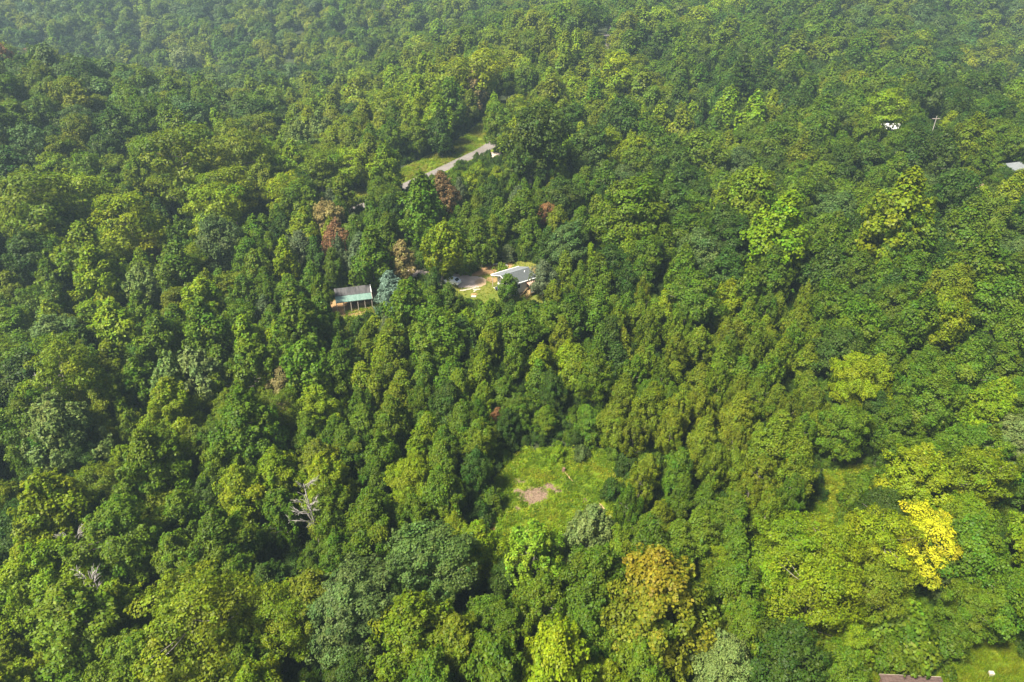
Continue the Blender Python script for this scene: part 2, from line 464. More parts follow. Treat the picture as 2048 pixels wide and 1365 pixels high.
def smooth_path(pts, n=10):
    pts = np.asarray(pts, float)
    P = np.vstack([2 * pts[0] - pts[1], pts, 2 * pts[-1] - pts[-2]])
    out = []
    for i in range(1, len(P) - 2):
        for s in np.linspace(0, 1, n, endpoint=False):
            p0, p1, p2, p3 = P[i - 1], P[i], P[i + 1], P[i + 2]
            out.append(0.5 * (2 * p1 + (p2 - p0) * s + (2 * p0 - 5 * p1 + 4 * p2 - p3) * s ** 2 + (3 * p1 - p0 - 3 * p2 + p3) * s ** 3))
    out.append(pts[-1])
    return np.array(out)
def ribbon(name, path, off0, off1, mat, label, cat, lift, m=7, ragged=0.0):
    d = np.gradient(path, axis=0); d /= np.linalg.norm(d, axis=1)[:, None]
    nrm = np.stack([-d[:, 1], d[:, 0]], -1)
    V = []
    for i, p in enumerate(path):
        for k in range(m):
            s = off0 + (off1 - off0) * k / (m - 1)
            if k in (0, m - 1): s += ragged * math.sin(i * 2.3 + k) * 0.5 + ragged * math.sin(i * 0.9 + 3 * k) * 0.5
            q = p + nrm[i] * s
            V.append((q[0], q[1], 0))
    V = np.array(V); V[:, 2] = H(V[:, 0], V[:, 1]) + lift
    fs_ = [(i * m + k, (i + 1) * m + k, (i + 1) * m + k + 1, i * m + k + 1) for i in range(len(path) - 1) for k in range(m - 1)]
    me = mesh_from(name, V, fs_, mat, smooth=True)
    o = link(name, me)
    bm = bmesh.new(); bm.from_mesh(me); bmesh.ops.recalc_face_normals(bm, faces=bm.faces); bm.to_mesh(me); bm.free()
    at = me.attributes.new('bare', 'FLOAT', 'POINT')
    at.data.foreach_set('value', np.array([0.34 if (i % m) in (0, m - 1) else 0.12 + 0.12 * math.sin(i * .05) for i in range(len(V))], np.float32))
    tag(o, label, cat, kind='structure')
    return o
road_pts = [gp(430, 520)[:2], gp(560, 470)[:2], gp(640, 446)[:2], gp(715, 417)[:2], gp(800, 378)[:2], gp(875, 344)[:2], gp(935, 316)[:2], gp(982, 290)[:2]]
last = np.array(road_pts[-1])
road_pts += [tuple(last + np.array((11, 24))), tuple(last + np.array((27, 60))), (42, 330), (48, 368), (49, 395), (40, 430), (20, 480)]
ROAD = smooth_path(road_pts, 14)
ribbon('road_verge', ROAD, -3.6, 11.5, M['sward'], 'strip of yellow-green grass verge beside the ridge road', 'grass verge', 0.05, m=10, ragged=0.8)
ribbon('road', ROAD, -1.9, 1.9, M['road'], 'narrow pale grey rural road climbing the wooded ridge', 'road', 0.11, m=7, ragged=0.12)
spur_poly = wpoly([(965, 312), (985, 306), (1012, 308), (1016, 316), (985, 320), (968, 319)])
sheet('turnout', spur_poly, M['gravel'], 'small patch of pinkish bare ground beside the ridge road', 'ground', lift=0.14, res=0.3, jit=0.2)

def road_dist(x, y):
    x = np.atleast_1d(x); y = np.atleast_1d(y)
    d2 = (x[:, None] - ROAD[None, :, 0]) ** 2 + (y[:, None] - ROAD[None, :, 1]) ** 2
    i = d2.argmin(1)
    dd = np.gradient(ROAD, axis=0); dd /= np.linalg.norm(dd, axis=1)[:, None]
    side = (-dd[i, 1]) * (x - ROAD[i, 0]) + dd[i, 0] * (y - ROAD[i, 1])
    return np.sqrt(d2.min(1)), side

# ------------------------------------------------------------------ white house
def place(u, v, lift=0.0):
    p = hit(u, v, lift)[0]
    return p[0], p[1], h1(p[0], p[1])

hx, hy, hz = place(1029, 553, 2.9)
HOUSE = empty('house', (hx, hy, hz), R(36))
tag(HOUSE, 'small white house with grey gable roof and a roofed back porch', 'house')
def window(parent, cx, cz, w, h, y, face=-1, axis='y', x=0.0):
    """frame, pane and sill on a wall; face is the outward sign"""
    m = MB()
    def bx_(mb, a0, a1, d0, d1, z0, z1):
        lo, hi = sorted((d0, d1))
        if axis == 'y': mb.box(a0, a1, lo, hi, z0, z1)
        else: mb.box(lo, hi, a0, a1, z0, z1)
    t = 0.07
    d0, d1 = y + face * 0.003, y + face * 0.06
    bx_(m, cx - w / 2 - t, cx + w / 2 + t, d0, d1, cz + h / 2, cz + h / 2 + t)
    bx_(m, cx - w / 2 - t, cx + w / 2 + t, d0, d1, cz - h / 2 - t, cz - h / 2)
    bx_(m, cx - w / 2 - t, cx - w / 2, d0, d1, cz - h / 2, cz + h / 2)
    bx_(m, cx + w / 2, cx + w / 2 + t, d0, d1, cz - h / 2, cz + h / 2)
    f = m.build('window', M['trim'], parent)
    m = MB(); bx_(m, cx - w / 2, cx + w / 2, y + face * 0.004, y + face * 0.02, cz - h / 2, cz + h / 2)
    m.build('pane', M['glass'], f)
    return f
WX0, WX1, WY, Z0, ZE, ZR = -2.35, 3.45, 3.15, 0.45, 3.0, 4.05
MB().box(WX0 + .1, WX1 - .1, -WY + .1, WY - .1, -1.6, Z0).build('foundation', M['blockwork'], HOUSE)
MB().box(WX0, WX1, -WY, -WY + .15, Z0, ZE).build('wall', M['white'], HOUSE)
MB().box(WX0, WX1, WY - .15, WY, Z0, ZE).build('wall', M['white'], HOUSE)
def gable(x):
    zt = ZE + (ZR - ZE) * 0.9
    return MB().prism([(-WY + .152, Z0), (WY - .152, Z0), (WY - .152, ZE + .02), (0, zt), (-WY + .152, ZE + .02)], 'x', x, x + .15).build('wall', M['white'], HOUSE)
gable(WX0); gable(WX1 - .15)
RX0, RX1, RY = -3.75, 3.75, 3.5
def slope(sy, mat):
    zl = ZE - 0.06
    return MB().prism([(0, ZR), (sy * RY, zl), (sy * RY, zl + .10), (0, ZR + .12)], 'x', RX0, RX1).build('roof_slope', mat, HOUSE)
fs = slope(-1, M['shingle']); rs = slope(1, M['metal_grey'])
MB().prism([(-.18, ZR + .065), (0, ZR + .125), (.18, ZR + .065), (.18, ZR + .09), (0, ZR + .16), (-.18, ZR + .09)], 'x', RX0, RX1).build('ridge_cap', M['metal_grey'], HOUSE)
MB().box(RX0 - .05, RX1 + .1, -RY - .12, -RY - .003, ZE - .12, ZE + .06).build('gutter', M['trim'], HOUSE)
MB().box(RX0 - .05, RX1 + .1, RY + .003, RY + .12, ZE - .12, ZE + .06).build('gutter', M['trim'], HOUSE)
for xx in (RX0, RX1):
    m = MB()
    for sy in (-1, 1):
        m.prism([(sy * .02, ZR - .08), (sy * RY, ZE - .22), (sy * RY, ZE - .07), (sy * .02, ZR + .0)], 'x', xx - .04, xx + .04)
    m.build('rake_board', M['trim'], HOUSE)
MB().tube([(1.9, -1.1, 3.7), (1.9, -1.1, 4.12)], [.09, .09], 8).build('vent_pipe', M['trim'], HOUSE)
for yy in (-3.2, 0, 3.2):
    MB().box(RX0 + .12, RX0 + .24, yy - .06, yy + .06, -.6, ZE - .1 + (1.0 if yy == 0 else 0) * .85).build('porch_post', M['post'], HOUSE)
MB().box(RX0 + .05, WX0, -WY, WY, -.5, .12).build('porch_slab', M['stone'], HOUSE)
window(HOUSE, -0.9, 2.0, .55, .7, WX0, -1, 'x'); window(HOUSE, 1.6, 2.0, .7, .8, WX0, -1, 'x')
window(HOUSE, 2.85, 2.45, .55, .6, -WY); window(HOUSE, -1.2, 2.0, .8, .9, -WY)
window(HOUSE, .0, 2.0, .8, .9, WX1, 1, 'x'); window(HOUSE, 1.5, 2.1, .7, .8, WY, 1); window(HOUSE, -1.0, 2.1, .7, .8, WY, 1)
d = MB().box(1.0, 1.85, -WY - .05, -WY - .003, .55, 2.5).build('door', M['dark_wood'], HOUSE)
MB().tube([(1.1, -WY - .1, 1.5), (1.1, -WY - .05, 1.5)], [.04, .04], 6).build('handle', M['chrome'], d)
# back porch
PX0, PX1, PY0, PY1 = .75, 2.75, -WY - 1.75, -WY - .06
P_Z = .55
MB().box(PX0, PX1, PY0, PY1, P_Z - .15, P_Z - .003).build('porch_deck', M['wood'], HOUSE)
MB().prism([(PY0 - .2, 2.1), (PY1, 2.62), (PY1, 2.68), (PY0 - .2, 2.16)], 'x', PX0 - .15, PX1 + .15).build('porch_roof', M['pink_roof'], HOUSE)
for xx in (PX0 + .05, PX1 - .05):
    MB().box(xx - .06, xx + .06, PY0 + .02, PY0 + .14, -2.2, 2.1).build('porch_post', M['wood'], HOUSE)
MB().box(PX0 + .12, PX1 - .12, PY0 + .02, PY0 + .07, P_Z, P_Z + 1.0).build('railing_panel', M['trim'], HOUSE)
MB().box(PX1 - .07, PX1 - .02, PY0 + .16, PY1, P_Z, P_Z + 1.0).build('railing_panel', M['trim'], HOUSE)
st = empty('stairs'); st.parent = HOUSE; st.location = (PX0, PY0 + .55, P_Z)
for k in range(8):
    MB().box(-.28 - k * .27, -.02 - k * .27, -.45, .45, -.04 - k * .2 - .2, -k * .2 - .2).build('step', M['wood'], st)
for yy in (-.5, .5):
    MB().bar((0, yy, -.2), (-2.25, yy, -1.85), .06, .22).build('stringer', M['wood'], st)
    MB().bar((0, yy, .9), (-2.25, yy, -.75), .06, .09).build('handrail', M['wood'], st)
    for k in range(4):
        MB().box(-.1 - k * .7, -.03 - k * .7, yy - .03, yy + .03, -.25 - k * .51, .85 - k * .51).build('baluster', M['wood'], st)

def at_house(lx, ly, lz=0.0):
    c, s = math.cos(R(36)), math.sin(R(36))
    x, y = hx + lx * c - ly * s, hy + lx * s + ly * c
    return x, y, h1(x, y) + lz

def wheel(parent, x, y, z, r, w, axis='y'):
    d = (0, w / 2, 0) if axis == 'y' else (w / 2, 0, 0)
    m = MB().tube([(x - d[0], y - d[1], z), (x - d[0] * .8, y - d[1] * .8, z), (x + d[0] * .8, y + d[1] * .8, z), (x + d[0], y + d[1], z)], [r * .86, r, r, r * .86], 14)
    o = m.build('wheel', M['rubber'], parent, smooth=False)
    MB().tube([(x - d[0] * 1.04, y - d[1] * 1.04, z), (x + d[0] * 1.04, y + d[1] * 1.04, z)], [r * .55, r * .55], 12).build('rim', M['chrome'], o)
    return o

# quad bike under the left end of the roof
qx, qy, qz = at_house(-3.55, .9)
q = empty('quad_bike', (qx, qy, qz + .12), R(120))
tag(q, 'dark navy quad bike parked under the overhanging end of the white house roof', 'quad bike')
MB().prism([(-.8, .35), (.75, .35), (.9, .55), (.55, .78), (.1, .62), (-.35, .70), (-.85, .72)], 'y', -.2, .2).build('body', M['navy'], q, bevel=.05)
MB().box(-.45, .2, -.16, .16, .72, .84).build('seat', M['rubber'], q, bevel=.04)
MB().tube([(.35, -.42, 1.02), (.4, -.1, .98), (.4, .1, .98), (.35, .42, 1.02)], [.025] * 4, 6).build('handlebar', M['rubber'], q)
for xx in (-.55, .6):
    for yy in (-.42, .42): wheel(q, xx, yy, .3, .3, .26)
for xx, z in ((-.62, .76), (.72, .8)): MB().box(xx - .22, xx + .22, -.33, .33, z, z + .04).build('rack', M['chrome'], q)
for xx in (-.55, .6):
    for yy in (-.42, .42): MB().prism([(xx - .33, .5), (xx - .2, .66), (xx + .2, .66), (xx + .33, .5), (xx + .3, .47), (xx - .3, .47)], 'y', yy - .13, yy + .13).build('mudguard', M['navy'], q)

# white car on the drive
cx_, cy_, cz_ = gp(903, 568)
car = empty('parked_car', (cx_, cy_, cz_ + .09), R(155))
tag(car, 'white car parked on the gravel drive, half hidden by trees', 'car')
prof = [(-2.1, .32), (2.05, .32), (2.15, .62), (1.95, .82), (1.0, .95), (.35, 1.42), (-1.1, 1.46), (-1.75, 1.02), (-2.15, .92)]
m = MB(); n_ = len(prof); vs_ = []
for yy, s in ((-.86, 0), (-.8, 1), (.8, 1), (.86, 0)):
    for (px, pz) in prof:
        inn = .16 if (pz > 1.2) else 0
        vs_.append((px * (.985 if not s else 1), (abs(yy) - inn) * (1 if yy > 0 else -1), pz * (1 if s else .985) + (0 if s else .01)))
fs_ = [tuple(range(n_))[::-1], tuple(range(3 * n_, 4 * n_))]
for r_ in range(3): fs_ += [(r_ * n_ + i, r_ * n_ + (i + 1) % n_, (r_ + 1) * n_ + (i + 1) % n_, (r_ + 1) * n_ + i) for i in range(n_)]
m.add(vs_, fs_).build('body', M['carpaint'], car, smooth=False, bevel=.03)
def pane(pts, name='window'): MB().add(pts + [(p[0], p[1], p[2] - .012) for p in pts], [(0, 1, 2, 3), (7, 6, 5, 4), (0, 4, 5, 1), (1, 5, 6, 2), (2, 6, 7, 3), (3, 7, 4, 0)]).build(name, M['glass'], car)
pane([(.97, -.68, 1.0), (.97, .68, 1.0), (.42, .58, 1.42), (.42, -.58, 1.42)], 'windscreen')
pane([(-1.72, -.66, 1.08), (-1.72, .66, 1.08), (-1.17, .58, 1.46), (-1.17, -.58, 1.46)], 'rear_window')
for s in (-1, 1):
    for a, b, c, d_ in ((.82, -.32, -.32, .33), (-.4, -1.5, -1.12, -.4)):
        MB().add([(a, s * .865, .99), (b, s * .865, .99), (c, s * .70, 1.36), (d_, s * .70, 1.36), (a, s * .85, .99), (b, s * .85, .99), (c, s * .685, 1.36), (d_, s * .685, 1.36)],
                 [(0, 1, 2, 3), (7, 6, 5, 4), (0, 4, 5, 1), (1, 5, 6, 2), (2, 6, 7, 3), (3, 7, 4, 0)]).build('window', M['glass'], car)
    for xx in (-1.35, 1.35): wheel(car, xx, s * .78, .32, .32, .2)
    MB().box(2.03, 2.13, s * .62 - .16, s * .62 + .16, .62, .74).build('headlight', M['trim'], car)
    MB().box(-2.17, -2.1, s * .66 - .13, s * .66 + .13, .72, .9).build('tail_light', M['redlight'], car)

# small things in the yard
x, y, z = gp(947, 594)
o = MB().prism([(-.55, -.35), (.5, -.42), (.62, .3), (-.4, .42)], 'z', 0, .12).build('concrete_slab', M['stone'], None, bevel=.03)
o.location = (x, y, z + .05); tag(o, 'small white concrete slab lying in the grass yard', 'slab')
k = 0
for (u, v, l, a) in ((926, 582, 1.4, .15), (936, 580, 1.3, .2), (946, 578, 1.2, .35), (950, 581, .9, -.5), (956, 580, 1.1, .05), (949, 584, .5, .8)):
    x, y, z = gp(u, v)
    m = MB().prism([(-l / 2, -.16), (-l * .2, -.2), (l / 2, -.12), (l * .46, .15), (0, .2), (-l * .48, .12)], 'z', 0, .13)
    o = m.build('edging_stone', M['stone'], None, bevel=.03)
    o.location = (x, y, z + .05); o.rotation_euler = (0, 0, a)
    tag(o, 'pale flat stone in the crooked row across the yard grass', 'stone', 'pale stones across the yard')
def chair(x, y, z, rz, label):
    c = empty('garden_chair', (x, y, z), rz)
    tag(c, label, 'chair', 'white garden chairs below the porch')
    MB().box(-.25, .25, -.25, .25, .40, .44).build('seat', M['trim'], c)
    MB().prism([(.2, .44), (.25, .44), (.36, .92), (.31, .92)], 'x', -.25, .25).build('backrest', M['trim'], c)
    for xx in (-.22, .22):
        for yy in (-.22, .22): MB().box(xx - .025, xx + .025, yy - .025, yy + .025, 0, .40).build('leg', M['trim'], c)
        MB().box(xx * 1.14 - .02, xx * 1.14 + .02, -.24, .26, .62, .66).build('armrest', M['trim'], c)
for (u, v, a) in ((1018, 591, .4), (1026, 592, 2.0)):
    x, y, z = gp(u, v); chair(x, y, z + .05, a, 'white garden chair on the grass below the house porch')
x, y, z = gp(1030, 594)
tb = empty('garden_table', (x, y, z + .05), .3)
tag(tb, 'low white garden table below the house porch stairs', 'table')
MB().tube([(0, 0, .68), (0, 0, .72)], [.5, .5], 16).build('table_top', M['trim'], tb)
for a in range(4): MB().bar((.32 * math.cos(a * 1.57), .32 * math.sin(a * 1.57), 0), (.25 * math.cos(a * 1.57), .25 * math.sin(a * 1.57), .68), .05, .05).build('leg', M['trim'], tb)
# pole with wire behind the house
x, y, z = gp(1000, 534)
o = MB().tube([(-1.6, .2, .5), (0, 0, .75), (1.7, -.2, .45)], [.05, .05, .05], 6).tube([(-1.6, .2, 0), (-1.6, .2, .5)], [.04, .04], 6).tube([(1.7, -.2, 0), (1.7, -.2, .5)], [.04, .04], 6).build('pipe_rail', M['trim'])
o.location = (x, y, z + .03); tag(o, 'thin white pipe rail behind the white house', 'rail')

# ------------------------------------------------------------------ open shed
sx, sy, sz = place(706, 590, 2.7)
SHED = empty('open_shed', (sx, sy, sz), R(16))
tag(SHED, 'open pole shed with dark and pale green metal roof', 'shed')
SL, YF, YM, YB = 3.75, -2.1, -.35, 1.45       # half length, front eave, change of pitch, ridge
ZF, ZM, ZB = 2.25, 2.85, 3.85
def panel(y0, z0, y1, z1, x0, x1, mat, dz):
    return MB().prism([(y0, z0 + dz), (y1, z1 + dz), (y1, z1 + dz + .03), (y0, z0 + dz + .03)], 'x', x0, x1)
nP = 9
for i in range(nP):
    x0 = -SL + i * 2 * SL / nP; x1 = x0 + 2 * SL / nP
    dz = .012 * (i % 2)
    p = panel(YM - .02, ZM, YB, ZB, x0, x1 + .03, None, dz + .05).build('roof_sheet', M['dark_roof'], SHED)
    p = panel(YF, ZF, YM + .1, ZM + .03, x0, x1 + .03, None, dz).build('roof_sheet', M['green_roof'], SHED)
    for kx in (0.12, .42, .72):     # standing ribs
        MB().prism([(YF, ZF + .042), (YM + .1, ZM + .072), (YM + .1, ZM + .10), (YF, ZF + .07)], 'x', x0 + kx - .02, x0 + kx + .02).build('rib', M['green_roof'], p)
panel(YB + 2.2, ZM - .2, YB, ZB, -SL, SL, None, .05).build('rear_roof', M['dark_roof'], SHED)
m = MB().prism([(YM, ZM + .0), (YB, ZB + .0), (YB, ZB + .16), (YM, ZM + .16)], 'x', SL + .035, SL + .12)
m.build('rake_board', M['trim'], SHED)
MB().prism([(YF, ZF - .05), (YM, ZM - .05), (YM, ZM + .06), (YF, ZF + .06)], 'x', SL + .035, SL + .1).build('rake_board', M['post'], SHED)
for i in range(6):
    xx = -SL + .12 + i * (2 * SL - .24) / 5
    MB().box(xx - .07, xx + .07, YF + .1, YF + .24, -.8, ZF + .0).build('post', M['post'], SHED)
    MB().box(xx - .07, xx + .07, YB + 1.9, YB + 2.04, -.6, ZM - .1).build('post', M['post'], SHED)
MB().box(-SL, SL, YF + .08, YF + .26, ZF - .16, ZF - .02).build('beam', M['post'], SHED)
for i in range(24):
    x0 = -SL + i * 2 * SL / 24
    MB().box(x0, x0 + 2 * SL / 24 - .015, YB + 1.86, YB + 1.885, -.4, ZM - .22).build('board', M['dark_wood'], SHED)
def shed_pt(lx, ly):
    c, s = math.cos(R(16)), math.sin(R(16))
    x, y = sx + lx * c - ly * s, sy + lx * s + ly * c
    return x, y, h1(x, y) + .05
# firewood stacked under the shed
wi = 0
log_me = None
for r_ in range(4):
    for c_ in range(9 - r_ % 2):
        x, y, z = shed_pt(1.2 + c_ * .24 + .12 * (r_ % 2), -.4)
        if log_me is None:
            log_me = MB().tube([(0, -.3, 0), (0, .3, 0)], [.12, .11], 7).mesh('log', M['wood'])
        o = link('firewood_log', log_me); o.location = (x, y, z + .12 + r_ * .21); o.rotation_euler = (0, random.uniform(0, 3), R(16))
        tag(o, 'split firewood log in the stack under the open shed', 'log', 'firewood stacked under the shed')
x, y, z = shed_pt(-1.2, .3)
bn = empty('storage_bench', (x, y, z), R(16)); tag(bn, 'low dark wooden bench inside the open shed', 'bench')
MB().box(-1.1, 1.1, -.3, .3, .62, .68).build('top', M['dark_wood'], bn)
for xx in (-1, 1):
    for yy in (-.24, .24): MB().box(xx - .05, xx + .05, yy - .05, yy + .05, 0, .62).build('leg', M['dark_wood'], bn)

# ------------------------------------------------------------------ things in the clearing
x, y, z = gp(1127, 944)
st_ = empty('tree_stump', (x, y, z)); tag(st_, 'dark weathered tree stump standing in the grassy clearing', 'stump')
MB().tube([(0, 0, -.1), (0, 0, .15), (.03, 0, .5), (.05, .02, .75)], [.42, .32, .26, .25], 10).build('trunk', M['dark_wood'], st_)
MB().tube([(.05, .02, .751), (.05, .02, .77)], [.23, .21], 10).build('cut_face', M['dark_wood'], st_)
for (u, v, a) in ((1134, 952, -1.05), (1140, 960, -1.0)):
    x, y, z = gp(u, v)
    o = MB().box(-.75, .75, -.07, .07, 0, .06).build('plank', M['wood'], None, bevel=.01)
    o.location = (x, y, z + .22); o.rotation_euler = (0, .03, a)
    tag(o, 'pale yellow plank lying in the clearing grass', 'plank', 'planks in the clearing')
x, y, z = gp(1203, 1013)
o = MB().box(-.9, .9, -.06, .06, 0, .06).build('plank', M['wood'], None, bevel=.01); o.location = (x, y, z + .1); o.rotation_euler = (0, 0, -1.1)
tag(o, 'pale plank at the edge of a small bare patch in the clearing', 'plank')
x, y, z = gp(970, 1050)
bp_ = empty('brush_pile', (x, y, z)); tag(bp_, 'pile of reddish dead brush at the corner of the clearing', 'brush pile')
for k in range(46):
    a = random.uniform(0, 6.28); r_ = random.uniform(0, 1.3); l = random.uniform(.7, 1.5); t = random.uniform(0, 6.28)
    p = Vector((r_ * math.cos(a) * 1.3, r_ * math.sin(a), .12 + .55 * (1 - r_ / 1.4) * random.random()))
    dv = Vector((math.cos(t), math.sin(t), random.uniform(-.12, .3))) * l / 2
    MB().tube([p - dv, p + Vector((0, 0, .06)), p + dv], [.035, .03, .012], 5).build('stick', M['brush'], bp_)

# ------------------------------------------------------------------ bottom-right roof and block, far houses
x, y, z = place(1820, 1349, 2.27)
br = empty('low_shed', (x, y - 1.8, h1(x, y - 1.8)), R(-3)); tag(br, 'low shed with brown board roof at the edge of the meadow', 'shed')
for k in range(16):
    MB().prism([(-1.6, 1.9), (1.8, 2.25), (1.8, 2.29), (-1.6, 1.94)], 'x', -3.6 + k * .45, -3.17 + k * .45).build('roof_board', M['brownroof'], br)
MB().box(-3.4, 3.4, -1.4, 1.6, 0, 1.85).build('wall', M['dark_wood'], br)
MB().box(-3.58, 3.58, 1.81, 1.86, 2.1, 2.27).build('fascia', M['post'], br)
x, y, z = gp(1981, 1350)
o = MB().prism([(-.3, -.22), (.28, -.25), (.33, .2), (-.26, .24)], 'z', -.1, .45).build('stone_block', M['stone'], None, bevel=.05)
o.location = (x, y, z + .05); tag(o, 'pale square stone block standing in the meadow grass', 'stone')

def far_house(u, v, w, d, h, rz, roofmat, label, name='far_house'):
    x, y, z = place(u, v, h + .6)
    e = empty(name, (x, y, z), rz); tag(e, label, 'house')
    MB().box(-w / 2, w / 2, -d / 2, d / 2, -1.5, h).build('wall', M['trim'], e)
    for s in (-1, 1):
        MB().prism([(0, h + 1.15), (s * (d / 2 + .4), h - .08), (s * (d / 2 + .4), h + .04), (0, h + 1.3)], 'x', -w / 2 - .35, w / 2 + .35).build('roof_slope', roofmat, e)
    for xx in (-w / 2, w / 2 - .12):
        MB().prism([(-d / 2 + .05, h + .003), (d / 2 - .05, h + .003), (0, h + 1.05)], 'x', xx, xx + .12).build('gable', M['trim'], e)
    for k in (-.3, 0.05, .34): window(e, k * w, h * .6, .9, 1.0, -d / 2)
    return x, y
FH = []
FH.append(far_house(2030, 330, 9, 6, 2.8, R(20), M['metal_grey'], 'white house with grey roof half hidden in trees beside the outbuilding'))
FH.append(far_house(1786, 251, 8, 4, 2.4, R(8), M['trim'], 'white trailer house with pale roof deep in the far trees', 'trailer_house'))
x, y, z = place(1873, 236, 15.5)
up = empty('utility_pole', (x, y, z)); tag(up, 'pale utility pole rising among the far trees above the trailer house', 'pole')
MB().tube([(0, 0, -.5), (0, 0, 16)], [.14, .09], 8).build('pole', M['deadwood'], up)
MB().box(-1.1, 1.1, -.06, .06, 15.2, 15.34).build('crossarm', M['post'], up)
for xx in (-.95, 0.4, .95): MB().tube([(xx, 0, 15.342), (xx, 0, 15.5)], [.05, .03], 6).build('insulator', M['glass'], up)
x, y, z = place(1962, 372, 2.6)
e = empty('outbuilding', (x, y, z), R(10)); tag(e, 'small outbuilding with faded pink roof among trees below a half-hidden white house', 'shed')
MB().box(-1.8, 1.8, -1.4, 1.4, -1, 2.1).build('wall', M['post'], e)
MB().prism([(-1.7, 2.12), (1.7, 2.5), (1.7, 2.58), (-1.7, 2.2)], 'x', -2.1, 2.1).build('roof', M['pink_roof'], e)
MB().box(-.5, .4, -1.46, -1.403, -.2, 1.8).build('door', M['dark_wood'], e)
FH.append((x, y))

# ------------------------------------------------------------------ tree shapes
UP = np.array((0, 0, 1.0))
def unit(a): return a / (np.linalg.norm(a, axis=-1, keepdims=True) + 1e-9)
# crown width, crown height, clear trunk, clump radius
SPEC = {'oak': (10.0, 10.5, 3.6, 1.25), 'maple': (8.0, 10.5, 2.6, 1.0), 'poplar': (5.6, 8.6, 1.2, 0.85), 'locust': (9.0, 10.0, 3.6, 1.15),
        'silver': (8.0, 10.5, 2.2, 0.85), 'pine': (7.0, 13.0, 2.5, 0.9), 'spruce': (6.5, 9.0, 0.2, 0.7), 'shrub': (4.0, 2.9, -0.1, 0.6)}
def profile(shape, z):
    if shape == 'oak': return np.sqrt(np.clip(1 - ((z - .42) / .60) ** 2, 0, 1))
    if shape == 'maple': return np.where(z < .36, np.sqrt(np.clip(1 - ((z - .36) / .46) ** 2, 0, 1)), np.clip(1 - ((z - .36) / .66) ** 1.9, 0, 1))
    if shape == 'poplar': return np.where(z < .30, .80 + .20 * z / .30, np.clip(1 - ((z - .30) / .74) ** 2.0, 0, 1))
    if shape == 'locust': return np.sqrt(np.clip(1 - ((z - .5) / .54) ** 2, 0, 1)) ** .8
    if shape == 'silver': return np.where(z < .45, np.sqrt(np.clip(1 - ((z - .45) / .52) ** 2, 0, 1)), np.clip(1 - ((z - .45) / .60) ** 2.2, 0, 1))
    if shape == 'spruce': return np.clip(1 - z, 0, 1) ** .55 * np.clip(z * 8 + .6, 0, 1)
    if shape == 'shrub': return np.sqrt(np.clip(1 - (z * .98) ** 2, 0, 1))
    return np.clip(1 - z, 0, 1) ** .6 * np.clip(z * 3 + .45, 0, 1)

def leaf_quads(P, Nn, size, rg, slim=.36, fold=.25):
    n = len(P)
    t = unit(np.cross(Nn, rg.normal(size=(n, 3))))
    b = np.cross(Nn, t)
    l = size * .5 * rg.uniform(.7, 1.35, (n, 1)); w = l * (slim / .5) * rg.uniform(.8, 1.2, (n, 1))
    return np.stack([P - t * l, P + b * w + Nn * l * fold, P + t * l, P - b * w + Nn * l * fold], 1)

